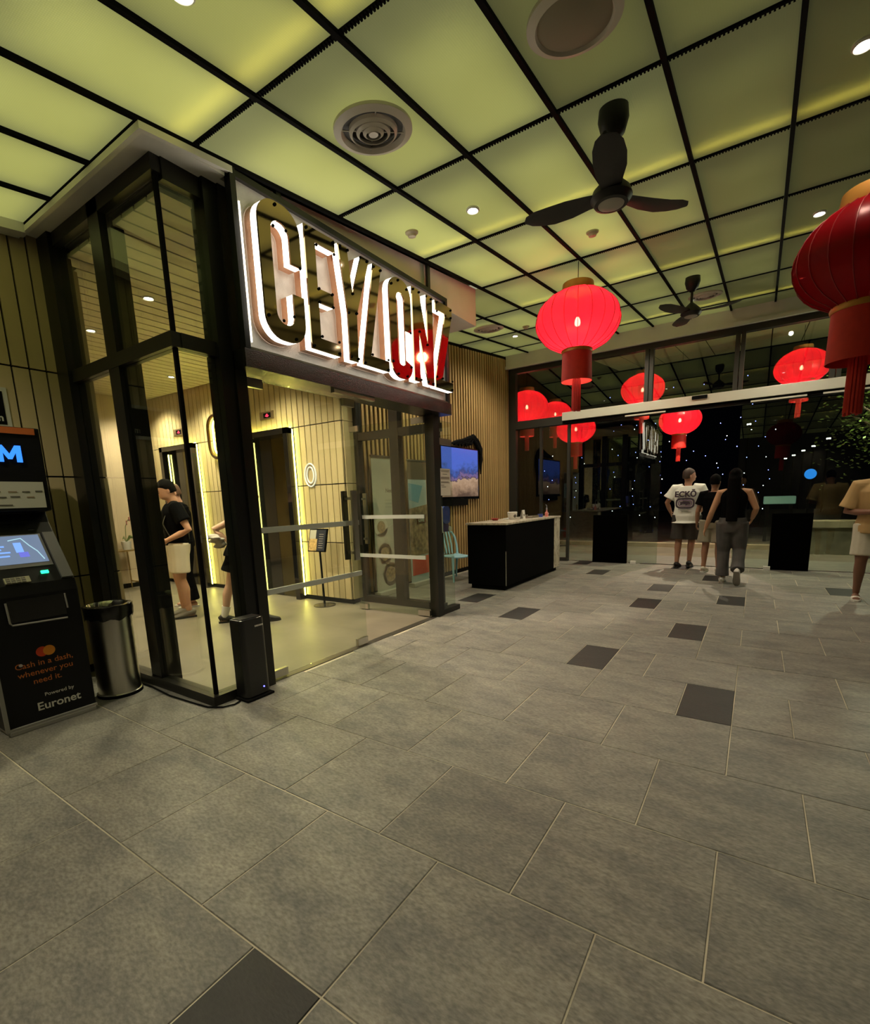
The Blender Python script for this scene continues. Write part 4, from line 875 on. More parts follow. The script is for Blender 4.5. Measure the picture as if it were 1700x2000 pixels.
# ================================================================== PEOPLE (local frame: face +y, right is +x)
def remeshed(g, voxel, smooth=4):
    me = g.mesh('tmp'); o = bpy.data.objects.new('tmp', me); COL.objects.link(o)
    r = o.modifiers.new('r', 'REMESH'); r.mode = 'VOXEL'; r.voxel_size = voxel; r.use_smooth_shade = True
    s_ = o.modifiers.new('s', 'SMOOTH'); s_.factor = .5; s_.iterations = smooth
    bpy.context.view_layer.update()
    out = bpy.data.meshes.new_from_object(o.evaluated_get(bpy.context.evaluated_depsgraph_get()))
    bpy.data.objects.remove(o); bpy.data.meshes.remove(me)
    for p in out.polygons: p.use_smooth = True
    return out
def V(*a): return Vector(a)
class Person:
    TORSO = [(.84, .155, .115, 0), (.93, .172, .125, 0), (1.02, .152, .112, 0), (1.10, .146, .106, 0), (1.22, .165, .116, 0), (1.33, .182, .118, 0), (1.40, .165, .10, -.005), (1.445, .10, .075, -.01)]
    def __init__(s, label, loc, face, h=1.75, pose=None, skin=(.48, .27, .17), wide=1., lean=0.):
        s.t = thing('person', label, 'person', loc, math.radians(face)); s.k = h/1.75; s.w = wide; s.lean = lean
        s.skin = M('skin_%d' % len(MATS), skin, .5, spec=.35, noise=.06, nscale=6)
        J = dict(hl=V(-.092, 0, .92), hr=V(.092, 0, .92), kl=V(-.10, .03, .50), kr=V(.10, .03, .50), al=V(-.105, -.02, .085), ar=V(.105, -.02, .085),
                 sl=V(-.185, -.005, 1.395), sr=V(.185, -.005, 1.395), el=V(-.24, -.03, 1.11), er=V(.24, -.03, 1.11), wl=V(-.25, .06, .87), wr=V(.25, .06, .87), yaw=0., nod=0., fl=0., fr=0.)
        J.update({a: (V(*b) if isinstance(b, tuple) else b) for a, b in (pose or {}).items()}); s.J = J
        for a in ('sl', 'sr', 'hl', 'hr'): J[a] = V(J[a].x*wide, J[a].y, J[a].z)
    def P(s, v): return V(v.x, v.y+s.lean*max(0, v.z-.92), v.z)*s.k
    def ring(s, z, rx, ry, yo, n=20, add=0.):
        c = s.P(V(0, yo, z)); return [c+V((rx*s.w+add)*s.k*math.cos(2*math.pi*i/n), (ry*s.w+add)*s.k*math.sin(2*math.pi*i/n), 0) for i in range(n)]
    def limb(s, g, pts, rad, n=12): g.tube([s.P(p) for p in pts], [(r[0]*s.k, r[1]*s.k) if isinstance(r, tuple) else r*s.k for r in rad], n, ref=(1, .01, .02))
    def along(s, a, b, t): return a+(b-a)*t
    def headm(s):
        n0 = s.P(V(0, -.005, 1.47)); return Matrix.Translation(n0) @ Matrix.Rotation(math.radians(s.J['yaw']), 4, 'Z') @ Matrix.Rotation(-math.radians(s.J['nod']), 4, 'X')
    HEAD = [(.0, .058, .062, -.005), (.035, .056, .062, .0), (.055, .060, .075, .014), (.075, .066, .088, .02), (.11, .071, .094, .016), (.15, .075, .099, .010), (.19, .076, .100, .004), (.225, .068, .090, .0), (.255, .047, .062, -.002), (.272, .015, .02, -.004)]
    def headring(s, m, z, rx, ry, yo, n=18, add=0.): return [m @ (V((rx+add)*math.cos(2*math.pi*i/n), yo+(ry+add)*math.sin(2*math.pi*i/n), z)*s.k) for i in range(n)]
    def hand(s, g, el, wr, side):
        a, b = s.P(el), s.P(wr); d = (b-a).normalized(); k = s.k
        inw = V(-side, .25, 0); inw = (inw-d*inw.dot(d)).normalized(); th = d.cross(inw).normalized()
        if th.y < 0: th = -th
        c = b+d*.045*k
        g.tube([b, b+d*.03*k, b+d*.085*k], [(.020*k, .030*k), (.016*k, .040*k), (.014*k, .040*k)], 10, ref=tuple(inw))
        for i, (o_, ln) in enumerate(((-.03, .065), (-.011, .075), (.010, .078), (.029, .070))):
            p0 = b+d*.08*k+th*o_*k; p1 = p0+d*ln*.5*k+inw*.008*k; p2 = p1+d*ln*.35*k+inw*.030*k
            g.tube([p0, p1, p2], [.0098*k, .0090*k, .0072*k], 7)
        p0 = b+d*.025*k+th*.036*k; p1 = p0+d*.03*k+th*.024*k+inw*.012*k; p2 = p1+d*.03*k+th*.004*k+inw*.016*k
        g.tube([p0, p1, p2], [.012*k, .0108*k, .0085*k], 7)
    def body(s, voxel=.0085):
        J = s.J; g = G()
        g.rings([s.ring(*r) for r in s.TORSO])
        m = s.headm()
        g.tube([s.P(V(0, -.015, 1.40)), s.P(V(0, -.008, 1.47)), m @ (V(0, 0, .06)*s.k)], [.062*s.k, .055*s.k, .052*s.k], 14)
        g.rings([s.headring(m, *r) for r in s.HEAD])
        g.tube([m @ (V(0, .10, .165)*s.k), m @ (V(0, .118, .125)*s.k), m @ (V(0, .104, .112)*s.k)], [.008*s.k, .013*s.k, .012*s.k], 8)
        g.ball(m @ (V(0, .098, .075)*s.k), .02*s.k, .013*s.k, .009*s.k, 10, 6)
        for sd in (-1, 1): g.ball(m @ (V(sd*.076, -.005, .135)*s.k), .010*s.k, .019*s.k, .030*s.k, 10, 6)
        for S, sd in (('l', -1), ('r', 1)):
            h, k_, a = J['h'+S], J['k'+S], J['a'+S]
            s.limb(g, [h+V(0, 0, .02), s.along(h, k_, .5), k_, s.along(k_, a, .3)+V(0, -.016, 0), s.along(k_, a, .7), a], [.096*s.w, .082*s.w, .058, .058, .042, .036])
            ang = math.radians(J['f'+S]); f = V(0, math.cos(ang), math.sin(ang)); up = V(0, -math.sin(ang), math.cos(ang))
            s.limb(g, [a-f*.05-up*.045, a+f*.05-up*.040, a+f*.16-up*.055], [.034, (.042, .032), (.038, .018)])
            sh, e, w_ = J['s'+S], J['e'+S], J['w'+S]
            s.limb(g, [V(sd*.10, -.005, 1.40), sh, s.along(sh, e, .45), e, s.along(e, w_, .35), w_], [.060, .058*s.w, .049*s.w, .041, .041, .027])
            s.hand(g, e, w_, sd)
        me = remeshed(g, voxel*s.k, 3); me.materials.append(s.skin)
        o = bpy.data.objects.new('body', me); COL.objects.link(o); o.parent = s.t
        return o
    def cloth(s, name, mat, g, voxel=.010, smooth=5):
        me = remeshed(g, voxel, smooth); me.materials.append(mat)
        o = bpy.data.objects.new(name, me); COL.objects.link(o); o.parent = s.t
        return o
    def top(s, name, mat, bottom=.86, sleeve=.55, loose=.022, flare=.0, neck=True):
        J = s.J; g = G(); R = [s.ring(bottom-.0, .165, .12, 0, add=loose+flare)]
        for r in s.TORSO:
            if r[0] > bottom+.03: R.append(s.ring(*r, add=loose*(1 if r[0] < 1.35 else .55)))
        g.rings(R)
        if sleeve:
            for S, sd in (('l', -1), ('r', 1)):
                sh, e = J['s'+S], J['e'+S]
                s.limb(g, [V(sd*.09, -.005, 1.405), sh+V(sd*.005, 0, .006), s.along(sh, e, sleeve*.6), s.along(sh, e, sleeve)], [.070+loose*.4, .066*s.w+loose*.5, .060*s.w+loose*.8, .060*s.w+loose*1.2])
        return s.cloth(name, mat, g)
    def legs(s, name, mat, frac, loose=.022, waist=1.0, flare=.012, full=False):
        J = s.J; g = G()
        g.rings([s.ring(z, rx, ry, yo, add=loose*.7) for z, rx, ry, yo in ((.80, .14, .105, 0), (.86, .165, .12, 0), (.93, .174, .127, 0), (waist, .160, .118, 0))])
        for S in 'lr':
            h, k_, a = J['h'+S], J['k'+S], J['a'+S]
            if full: s.limb(g, [h+V(0, 0, .03), s.along(h, k_, .5), k_, s.along(k_, a, .5)+V(0, -.01, 0), s.along(k_, a, frac)], [.10*s.w+loose, .088*s.w+loose, .064+loose, .058+loose, .050+loose+flare])
            else: s.limb(g, [h+V(0, 0, .03), s.along(h, k_, frac*.5), s.along(h, k_, frac)], [.10*s.w+loose, .092*s.w+loose, .085*s.w+loose+flare])
        return s.cloth(name, mat, g)
    def shoes(s, mat, sole=None, h=.075, slide=False):
        for S in 'lr':
            a = s.J['a'+S]; ang = math.radians(s.J['f'+S]); f = V(0, math.cos(ang), math.sin(ang)); up = V(0, -math.sin(ang), math.cos(ang)); g = G()
            if slide:
                s.limb(g, [a+f*.055-up*.058, a+f*.10-up*.055, a+f*.14-up*.058], [(.052, .030), (.052, .034), (.050, .028)])
            else:
                s.limb(g, [a-f*.068-up*.035, a-f*.04-up*.022, a+f*.03-up*.028, a+f*.10-up*.045, a+f*.17-up*.058, a+f*.195-up*.062], [(.022, .035), (.042, .050), (.045, .046), (.050, .034), (.044, .024), (.018, .012)])
            o = s.cloth('shoe', mat, g, .007, 3)
            g2 = G(); pts = [(-.075, .03), (-.04, .040), (.03, .042), (.10, .050), (.16, .046), (.198, .02)]
            outl = [(x, w_) for x, w_ in pts]+[(x, -w_) for x, w_ in pts[::-1]]
            bot, tp = -.085, -.062
            g2.v = []; g2.prism(outl, lambda u, v, d: s.P(a+f*u+V(v, 0, 0)+up*d), bot, tp)
            g2.build('sole', sole or mat, o, local=True)
    def hair(s, mat, z0=.13, add=.012, back=.0, long=None):
        m = s.headm(); g = G()
        for i, (z, rx, ry, yo) in enumerate(s.HEAD):
            pass
        R = []
        for z, rx, ry, yo in ((.10, .066, .060, -.036), (.14, .072, .068, -.030), (.18, .077, .085, -.014), (.215, .074, .095, -.002), (.245, .058, .078, -.002), (.272, .03, .04, -.004), (.285, .006, .008, -.004)):
            if z >= z0-.04: R.append(s.headring(m, z, rx, ry, yo, add=add))
        g.rings(R)
        if long:
            k = s.k
            pts = [m @ (V(0, -.05, .22)*k), m @ (V(0, -.085, .12)*k)] + [s.P(V(0, -.11-.01*i, 1.47-.10*i)) for i in range(1, long)]
            g.tube(pts, [(.07*k, .04*k), (.088*k, .05*k)] + [(.095*k*(1-.04*i), .04*k) for i in range(1, long)], 12, ref=(1, 0, 0))
        return s.cloth('hair', mat, g, .009, 4)
    def face(s):
        m = s.headm(); k = s.k
        for sd in (-1, 1):
            G().ball(m @ (V(sd*.031, .095, .145)*k), .012*k, .007*k, .006*k, 10, 6).build('eye', M('eye_dark', (.03, .02, .015), .2), s.t, True, local=True)
            G().tube([m @ (V(sd*.016, .106, .163)*k), m @ (V(sd*.034, .103, .168)*k), m @ (V(sd*.050, .088, .163)*k)], .0035*k, 6).build('eyebrow', M('brow_dark', (.02, .014, .01), .8), s.t, True, local=True)
        G().tube([m @ (V(-.022, .104, .076)*k), m @ (V(0, .112, .078)*k), m @ (V(.022, .104, .076)*k)], .005*k, 6).build('lips', M('lips', (.40, .16, .12), .5), s.t, True, local=True)
blackcloth = M('black_cloth', (.003, .003, .0035), .95, spec=.05, noise=.15, nscale=12)
darkhair = M('dark_hair', (.0035, .003, .0028), .8, spec=.05, bump=.4, bscale=120)
brownhair = M('brown_hair', (.045, .025, .014), .6, bump=.4, bscale=120)
shoeblack = M('shoe_black', (.012, .012, .012), .5); shoewhite = M('shoe_white', (.72, .70, .64), .5); shoegrey = M('shoe_grey', (.14, .125, .10), .6)

# man with the printed white shirt, walking out of the exit
p1 = Person('person in a white printed T-shirt and dark shorts walking out', (-1.05, 9.86, 0), -6, 1.80, dict(kl=(-.11, .0, .50), al=(-.11, -.06, .085), kr=(.09, .07, .51), ar=(.07, .04, .10), el=(-.33, -.02, 1.16), wl=(-.30, .14, .98), er=(.29, .02, 1.14), wr=(.20, .20, 1.02), yaw=-55, fr=-8), skin=(.42, .22, .14), wide=1.08)
p1.body(); shirt1 = M('white_tee', (.80, .80, .72), .8, noise=.05, nscale=7, bump=.3, bscale=9)
p1.top('t_shirt', shirt1, .80, .70, .045, .03); p1.legs('shorts', M('dark_shorts', (.040, .033, .028), .8, noise=.2, nscale=8), .95, .035, .97, .02); p1.shoes(shoeblack, shoeblack); p1.hair(brownhair, .10, .007)
k = p1.k; yb_ = -.178
ink = M('shirt_ink', (.05, .03, .05), .8); inkv = M('shirt_ink_violet', (.22, .10, .24), .8)
text('shirt_lettering', 'ECKŌ', .135, ink, p1.t, (0, yb_*k-.004, 1.262*k), (1, 0, 0), (0, 0, 1), ext=.002, bold=.0055, local=True)
def ring_print(z, rx, rz, w_, mat, nm, rect=.0):
    g = G(); n = 32; R0 = []; R1 = []
    def se(r1, r2, i):
        a = 2*math.pi*i/n; c, s_ = math.cos(a), math.sin(a); return (r1*math.copysign(abs(c)**.6, c), r2*math.copysign(abs(s_)**.6, s_))
    for i in range(n): a = se(rx, rz, i); b = se(rx-w_, rz-w_, i); R0.append(a); R1.append(b)
    for d in (0, .002):
        g.v += [V(u, yb_*k-.003-d, z+v) for u, v in R0]+[V(u, yb_*k-.003-d, z+v) for u, v in R1]
    for i in range(n):
        j = (i+1) % n; o_ = 2*n
        g.f += [(i, j, n+j, n+i), (o_+i, o_+j, o_+n+j, o_+n+i), (i, j, o_+j, o_+i), (n+i, n+j, o_+n+j, o_+n+i)]
    g.build(nm, mat, p1.t, local=True)
ring_print(1.15*k, .155, .095, .026, ink, 'shirt_emblem_ring'); ring_print(1.15*k, .112, .055, .012, inkv, 'shirt_emblem_ring')
G().prism([(-.085, -.03), (-.06, -.035), (-.04, -.015), (0, -.02), (.02, -.04), (.05, -.02), (.08, -.03), (.085, .0), (.06, .02), (.02, .025), (-.03, .03), (-.06, .02), (-.09, .02), (-.075, .0)], lambda u, v, d: V(u, yb_*k-.003-d, 1.155*k+v), 0, .002).build('shirt_emblem', ink, p1.t, local=True)
for z_, w_ in ((1.045, .11), (1.03, .08), (1.012, .05)): G().box(-w_, w_, yb_*k-.005, yb_*k-.002, z_*k, z_*k+.006).build('shirt_print_line', M('shirt_ink_grey', (.25, .24, .22), .8), p1.t, local=True)

# woman in jeans, mid-stride
p2 = Person('person with long dark hair, black top and grey jeans, mid-stride', (-.28, 8.35, 0), -4, 1.70, dict(hl=(-.095, 0, .92), kl=(-.10, .06, .50), al=(-.09, .02, .085), kr=(.11, .06, .52), ar=(.13, -.22, .22), fr=-58, el=(-.28, -.05, 1.10), wl=(-.36, .04, .86), er=(.29, .0, 1.15), wr=(.24, .14, 1.0)), skin=(.55, .30, .17))
p2.body(); p2.top('tank_top', blackcloth, .95, 0, .012); jeans = M('grey_denim', (.085, .08, .078), .85, noise=.35, nscale=5)
p2.legs('jeans', jeans, .92, .026, 1.02, .02, True); p2.shoes(shoewhite, M('sole_grey', (.32, .30, .27), .7)); p2.hair(darkhair, .08, .014, long=6)
# companion between the two
p3 = Person('person in khaki shorts and black top walking between the other two', (-.60, 9.42, 0), -12, 1.66, dict(kl=(-.10, .02, .50), kr=(.11, .04, .50), ar=(.13, .0, .085), el=(-.26, .0, 1.10), wl=(-.30, .12, .88), er=(.22, .06, 1.1), wr=(.14, .22, 1.05)), skin=(.40, .21, .13), wide=.97)
p3.body(); p3.top('t_shirt', blackcloth, .88, .6, .03); p3.legs('shorts', M('khaki_shorts', (.28, .25, .18), .8, noise=.15, nscale=9), .85, .04, .97, .03); p3.shoes(M('shoe_cream', (.55, .50, .40), .5), shoewhite); p3.hair(darkhair, .10, .01)
# man in ochre shirt coming in at the right edge, looking at his phone
p4 = Person('person in ochre T-shirt, cream shorts and white slides walking in', (1.22, 7.62, 0), 176, 1.74, dict(kl=(-.10, .08, .50), al=(-.09, .10, .085), kr=(.12, .05, .50), ar=(.12, -.12, .085), el=(-.29, -.01, 1.10), wl=(-.06, .22, 1.10), er=(.30, -.01, 1.09), wr=(.06, .24, 1.10), nod=24), skin=(.26, .13, .085), wide=1.12)
p4.body(); p4.face(); p4.top('t_shirt', M('ochre_tee', (.50, .33, .14), .8, noise=.08, nscale=7), .84, .85, .032, .01); p4.legs('shorts', M('cream_shorts', (.62, .58, .46), .8, noise=.08, nscale=9), .84, .016, .97, .008); p4.shoes(M('slide_white', (.80, .78, .70), .5), shoewhite, slide=True); p4.hair(darkhair, .10, .008)
ph = thing('mobile_phone', 'mobile phone held by the person in the ochre T-shirt', 'phone', (1.22, 7.33, 1.07)); G().box(1.18, 1.26, 7.30, 7.312, 1.06, 1.20).build('case', blackgloss, ph, bevel=.004); G().box(1.184, 1.256, 7.312, 7.3135, 1.066, 1.194).build('display', EM('phone_glow', (.4, .5, .6), .8), ph)
# man in the lobby, in profile
p5 = Person('person in black polo shirt and cream shorts standing inside the lobby', (-6.12, 3.27, 0), 158, 1.76, dict(el=(-.27, -.11, 1.12), wl=(-.17, .13, 1.00), er=(.25, -.04, 1.10), wr=(.15, .16, 1.0), nod=20, kl=(-.10, .02, .5), al=(-.10, -.03, .085), ar=(.10, .0, .085)), skin=(.52, .28, .18), wide=1.05)
p5.body(); p5.face(); p5.top('polo_shirt', blackcloth, .93, .62, .024); p5.legs('shorts', M('cream_shorts_2', (.66, .58, .44), .8, noise=.06, nscale=9), .80, .018, 1.0, .008); p5.shoes(shoegrey, shoeblack); p5.hair(darkhair, .11, .010)
for S, sd in (('l', -1), ('r', 1)): G().tube([p5.P(V(sd*.11, -.125, 1.0)), p5.P(V(sd*.12, -.135, 1.25)), p5.P(V(sd*.115, -.06, 1.44)), p5.P(V(sd*.115, .085, 1.36)), p5.P(V(sd*.12, .145, 1.2)), p5.P(V(sd*.16, .08, 1.02))], [(.024, .006)]*6, 8, ref=(1, 0, 0)).build('bag_strap', M('strap_olive', (.06, .058, .042), .8), p5.t, True, local=True)
# woman behind the post
p6 = Person('person in black top, black shorts and white socks behind the front post', (-5.11, 3.43, 0), -34, 1.64, dict(kl=(-.10, -.13, .49), al=(-.11, -.24, .085), kr=(.10, .16, .49), ar=(.11, .24, .085), el=(-.25, -.36, 1.20), wl=(-.22, -.12, 1.02), er=(.24, -.06, 1.10), wr=(.10, .10, 1.02)), skin=(.55, .33, .23), lean=.36)
p6.body(); p6.top('black_top', blackcloth, .88, .55, .04, .02); p6.legs('shorts', blackcloth, .62, .04, 1.0, .03); p6.shoes(shoeblack); p6.hair(M('grey_brown_hair', (.10, .08, .055), .6, bump=.4, bscale=120), .08, .016, long=3)
for S in 'lr': G().tube([p6.P(p6.J['a'+S]+V(0, 0, -.01)), p6.P(p6.along(p6.J['k'+S], p6.J['a'+S], .68))], [.044*p6.k, .054*p6.k], 14).build('sock', shoewhite, p6.t, True, local=True)
G().rings([p6.ring(1.40, .105, .085, -.01, add=.03), p6.ring(1.44, .10, .08, -.01, add=.025), p6.ring(1.475, .07, .065, -.01, add=.012)]).build('white_collar', M('white_fabric', (.78, .74, .66), .8), p6.t, True, local=True)
cl = thing('folded_jacket', 'bundled grey jacket held at the hip of the person behind the post', 'jacket', (-5.29, 3.30, .95)); gj = G(); random.seed(5)
for i in range(7): gj.ball((-5.29+.05*random.uniform(-1, 1), 3.28+.05*random.uniform(-1, 1), .93+.022*i), .08, .06, .022, 12, 6)
me = remeshed(gj, .010, 2); me.materials.append(M('jacket_grey', (.34, .31, .27), .8, noise=.4, nscale=14)); o = bpy.data.objects.new('cloth_bundle', me); COL.objects.link(o); attach(o, cl)
# person half hidden behind the man in the lobby
p7 = Person('person in black clothes and pale sandals mostly hidden behind the cream shorts', (-6.72, 3.66, 0), 165, 1.74, dict(er=(.27, .06, 1.13), wr=(.16, .28, 1.18), el=(-.26, .05, 1.13), wl=(-.12, .28, 1.15), nod=18), skin=(.55, .30, .22))
p7.body(); p7.face(); p7.top('black_shirt', blackcloth, .86, .7, .035); p7.legs('trousers', blackcloth, .95, .03, 1.0, .02, True); p7.shoes(M('sandal_pink', (.55, .36, .30), .6), shoewhite, slide=True); p7.hair(M('reddish_hair', (.10, .05, .03), .6, bump=.4, bscale=120), .1, .008)

# ================================================================== LOBBY DETAILS
def floor_indicator(x, label):
    d = thing('floor_indicator', label, 'indicator', (x, YE-.01, 2.63)); part(d, 'plate', M('ind_plate', (.30, .22, .13), .3, .6), (x-.15, x+.15, YE-.03, YE-.012, 2.62, 2.73)); part(d, 'window', blackmat, (x-.06, x+.10, YE-.034, YE-.03, 2.64, 2.71))
    text('digits', '-G-', .055, EM('ind_red', (1., .02, .06), 6.), d, (x+.02, YE-.035, 2.655), (1, 0, 0), (0, 0, 1), bold=.002)
floor_indicator(-6.05, 'small red floor indicator above the nearer lift'); floor_indicator(-8.42, 'small floor indicator above the deeper lift')
gs_ = thing('letter_g_sign', 'large bronze letter G mounted between the lifts with light behind', 'sign', (-7.25, YE-.03, 2.15))
def tube_path(name, pts, r, mat, par, closed=False): return G().tube(pts, r, 8, closed=closed).build(name, mat, par, True)
gp = [(-7.06, 2.60)] + arc(-7.25, 2.62, .19, .19, 0, 180, 10) + arc(-7.25, 2.35, .19, .19, 180, 360, 10) + [(-7.06, 2.46), (-7.20, 2.46)]
tube_path('letter', [(u, YE-.09, v) for u, v in gp], .026, M('bronze_letter', (.16, .10, .05), .25, .9), gs_)
gi = arc(-7.25, 2.62, .12, .13, 20, 180, 10) + arc(-7.25, 2.35, .12, .13, 180, 350, 10)
tube_path('back_light', [(u, YE-.05, v) for u, v in gi], .012, ledm, gs_)
for u, v in ((-7.25, 2.80), (-7.25, 2.17), (-7.43, 2.48)): tube_path('stud', [(u, YE-.012, v), (u, YE-.09, v)], .006, steel, gs_)
os_ = thing('letter_o_sign', 'white outlined oval letter O on the lift wall', 'sign', (-5.23, YE-.02, 1.65))
for nm, ra_, rb_ in (('outer_outline', .112, .155), ('inner_outline', .068, .108)):
    tube_path(nm, [(-5.23+ra_*math.cos(2*math.pi*i/32), YE-.022, 1.785+rb_*math.sin(2*math.pi*i/32)) for i in range(32)], .010, M('o_white', (.85, .83, .76), .5, emit=(1., .95, .85), es=.5), os_, True)
ct = thing('console_table', 'slim brass console table against the cream wall', 'table', (-9.1, 3.9, 0)); br = M('brass', (.42, .30, .12), .3, .9)
part(ct, 'top', br, (-9.36, -8.9, 3.3, 4.1, .69, .71))
for x_, y_ in ((-9.34, 3.32), (-8.92, 3.32), (-9.34, 4.08), (-8.92, 4.08)): G().tube([(x_, y_, 0), (x_, y_, .69)], .012, 8).build('leg', br, ct, True)
part(ct, 'stretcher', br, (-9.34, -8.92, 4.07, 4.09, .12, .14))
orc = thing('orchid', 'pink orchid in a pot on the console table', 'plant', (-9.05, 4.0, .71))
G().lathe([(.0001, .71), (.06, .71), (.08, .85), (.07, .85), (.0001, .84)], (-9.1, 3.98, 0), 18).build('pot', white, orc, True); st_ = M('orchid_stem', (.10, .16, .05), .6)
G().tube([(-9.1, 3.98, .84), (-9.1, 4.0, 1.1), (-9.06, 4.04, 1.22), (-8.98, 4.08, 1.22)], .006, 6).build('stem', st_, orc, True); pk = M('orchid_pink', (.62, .22, .22), .6)
for c in ((-9.08, 4.02, 1.17), (-9.04, 4.05, 1.23), (-8.99, 4.07, 1.22), (-8.95, 4.09, 1.18), (-9.0, 4.06, 1.28)):
    g = G()
    for i in range(5): a = 2*math.pi*i/5; g.ball((c[0]+.025*math.cos(a), c[1]-.01*math.cos(a), c[2]+.025*math.sin(a)), .022, .006, .016, 8, 5)
    tag(g.build('blossom', pk, orc, True), kind='stuff')
for a in (-.7, .4, 1.6): G().tube([(-9.1, 3.98, .84), (-9.1+.08*math.cos(a), 3.98+.08*math.sin(a), .93), (-9.1+.17*math.cos(a), 3.98+.17*math.sin(a), .90)], [(.006, .004), (.028, .005), (.004, .003)], 8).build('leaf', st_, orc, True)

# ================================================================== OUTSIDE
ground = tag(G().box(-14, 12, 10.25, 40, -.12, -.02).build('ground', M('night_paving', (.16, .14, .10), .75, noise=.3, nscale=1.5)), 'dark paving outside the exit', kind='structure')
kerb = tag(G().box(-14, 12, 13.6, 13.9, -.03, .08).build('kerb', M('kerb_stone', (.34, .28, .18), .7, noise=.2, nscale=4)), 'pale kerb crossing the driveway outside', 'kerb')
tag(G().box(-14, 12, 10.14, 11.6, -.1, -.004).build('porch', tile_m), 'tiled porch just outside the exit', kind='structure')
canopy = struct('canopy', 'dim panelled canopy continuing outside above the exit')
for i in range(len(XN)-1):
    for j in range(4):
        ya_, yb2 = 10.3+1.22*j, 10.3+1.22*(j+1); xm = (XN[i]+XN[i+1])/2
        if xm < -3.6: continue
        inst('canopy_panel', ('cp', 1.2, 0), lambda g: g.hexa([(x, y, y*CK+d) for d in (0, .004) for x, y in ((-.29, -.6), (.29, -.6), (.29, .6), (-.29, .6))]), (xm, (ya_+yb2)/2, ceil_z((ya_+yb2)/2)), canopy, PL[0])
G().slope_box(-6.5, 4.2, 10.25, 15.4, .02, .1).build('canopy_slab', blackmat, canopy)
# fairy light strings
random.seed(11)
fb = {True: EM('fairy_blue', (.18, .22, 1.), 14.), False: EM('fairy_white', (.85, .88, 1.), 14.)}
SX = [(-7.5, 20), (-6.6, 21), (-5.2, 22), (-4.0, 21), (-3.1, 20), (-2.3, 22), (-1.4, 21), (-.6, 20), (.1, 22)]
for i, (x, y) in enumerate(SX):
    zt_ = random.uniform(3.6, 5.6)
    fs = thing('fairy_light_string', '%s string of tiny fairy lights from the left in the dark garden' % ('first second third fourth fifth sixth seventh eighth ninth'.split()[i]), 'fairy lights', (x, y, 0))
    pts = [(x, y, 0)]; n_ = 11
    for q in range(n_):
        px_ = x+random.uniform(-.35, .35); pz = .5+zt_*q/n_+random.uniform(-.15, .15); pts.append((px_, y, pz))
        o = inst('bulb', ('fairy', q % 3 == 0), lambda g: g.ball((0, 0, 0), .013, n=6, m=4), (px_, y, pz), fs, fb[q % 3 != 0])
    G().tube(pts, .004, 4).build('wire', blackmat, fs)
# tree by the exit on the right
random.seed(21)
tree = thing('garden_tree', 'leafy tree lit from below just outside the right side of the exit', 'tree', (1.9, 12.4, 0))
G().tube([(1.9, 12.4, 0), (1.86, 12.4, 1.2), (1.8, 12.45, 2.2), (1.75, 12.4, 3.2)], [.07, .06, .05, .03], 10).build('trunk', M('bark', (.07, .05, .03), .9, bump=.5), tree, True)
for a in range(7):
    an = a*.9; zz = 1.9+.18*a; G().tube([(1.83, 12.42, zz), (1.83+.35*math.cos(an), 12.42+.35*math.sin(an), zz+.25), (1.83+.6*math.cos(an), 12.42+.6*math.sin(an), zz+.35)], [.025, .016, .006], 6).build('branch', MATS['bark'], tree, True)
gl = G()
for i in range(900):
    u = random.gauss(0, 1); v = random.gauss(0, 1); c = V(1.75+.38*u, 12.4+.38*v, 2.55+.42*random.gauss(0, 1))
    a = random.uniform(0, 6.28); t_ = V(math.cos(a), math.sin(a), random.uniform(-.7, .5)).normalized(); n_ = t_.cross(V(random.random(), random.random(), 1)).normalized(); ln = random.uniform(.05, .10)
    gl.add([c, c+t_*ln*.5+n_*ln*.26, c+t_*ln, c+t_*ln*.5-n_*ln*.26], [(0, 1, 2, 3)])
tag(gl.build('leaves', M('leaf_green', (.16, .26, .045), .45), tree), kind='stuff')
gx, gy = 2.02, 11.3
lp_ = thing('garden_lamp', 'small bright lamp hanging from the canopy in front of the tree', 'lamp', (gx, gy, 3.2))
G().lathe([(.0001, 0), (.05, 0), (.06, .08), (.0001, .09)], (gx, gy, 3.2), 16).build('head', EM('garden_lamp_glow', (1, .95, .75), 8.), lp_, True); G().tube([(gx, gy, 3.28), (gx, gy, ceil_z(gy)+.03)], .015, 8).build('rod', blackmat, lp_, True)
lamp('garden_bulb', 'POINT', (gx, gy+.05, 3.12), 190, (1, .92, .7), .08, parent=lp_)
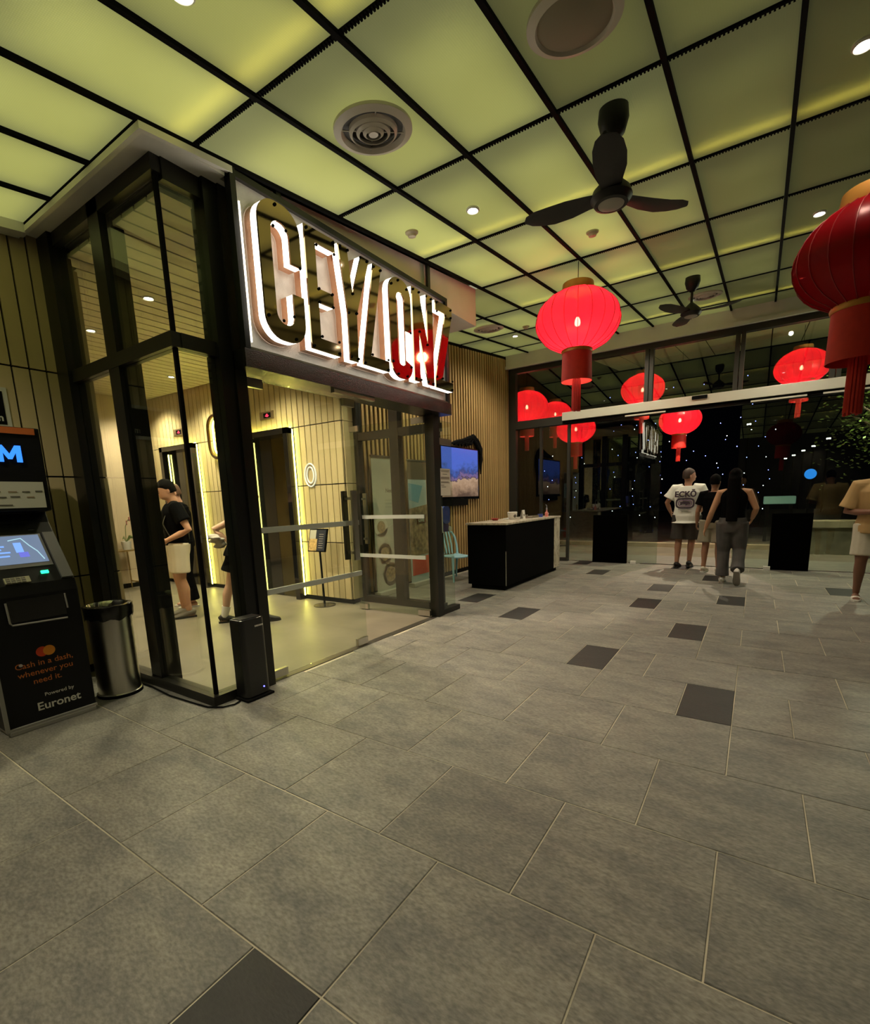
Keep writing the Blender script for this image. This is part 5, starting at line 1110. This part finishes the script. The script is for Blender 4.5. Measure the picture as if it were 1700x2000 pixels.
bs = thing('round_blue_sign', 'glowing round blue sign across the road outside', 'sign', (1.39, 20, 0)); G().lathe([(.0001, 0), (.16, 0), (.16, .05), (.0001, .05)], (1.39, 19.9, 1.81), 28, 'y').build('disc', EM('sign_blue', (.02, .28, 1.), 1.2), bs, True); G().tube([(1.39, 19.97, 0), (1.39, 19.97, 1.8)], .03, 8).build('post', blackmat, bs, True)
for i, (x, z, y) in enumerate(((3.0, 3.9, 34), (2.6, 3.75, 37), (2.3, 3.7, 40), (1.95, 3.6, 43), (1.6, 3.55, 46), (-.6, 4.6, 30))):
    sl = thing('street_lamp', 'distant street lamp, %s in the row beyond the road' % ('first', 'second', 'third', 'fourth', 'fifth', 'sixth and farthest left')[i], 'street lamp', (x, y, 0)); G().tube([(x, y, 0), (x, y, z)], .05, 8).build('pole', blackmat, sl, True); G().box(x-.09, x+.09, y-.06, y+.06, z, z+.06).build('head', EM('street_glow', (1, .97, .9), 10.), sl)
bn = thing('garden_bench', 'pale green bench top beyond the exit, with a glow put into its colour', 'bench', (.6, 16, 0)); G().box(.15, .85, 15.7, 16.2, .98, 1.18).build('seat', M('glowing_bench_green', (.22, .36, .28), .5, emit=(.25, .5, .4), es=.25), bn, bevel=.02); G().box(.2, .28, 15.75, 16.15, -.02, .98).build('leg', blackmat, bn); G().box(.72, .8, 15.75, 16.15, -.02, .98).build('leg', blackmat, bn)  # emission on the seat stands in for light falling on it
hw = thing('planter_wall', 'low stone planter wall outside on the right', 'planter', (3, 13, 0)); G().box(1.0, 5.5, 12.9, 13.5, -.02, .55).build('wall', M('planter_stone', (.16, .15, .09), .8, noise=.4, nscale=3), hw); G().box(.95, 5.5, 12.85, 13.55, .55, .68).build('coping', M('planter_cap', (.30, .27, .17), .7, noise=.2, nscale=4), hw)

od = thing('canopy_fill_light', 'downlight added under the outside canopy to brighten the paving by the open doors', 'light', (-1.1, 12.2, ceil_z(12.2)-.02))  # added lamp that brightens the ground beyond the doorway
G().lathe([(.04, .012), (.06, .0), (.05, -.01), (.035, .0)], n=24).build('trim_ring', white, od, True, local=True); G().lathe([(.0001, .004), (.035, .004), (.035, 0), (.0001, 0)], n=20).build('lens', MATS['downlight_lens'], od, True, local=True)
lamp('bulb', 'SPOT', (-1.1, 12.2, ceil_z(12.2)-.05), 800, (1, .85, .6), .04, 110, .7, (0, 0, -1), od)
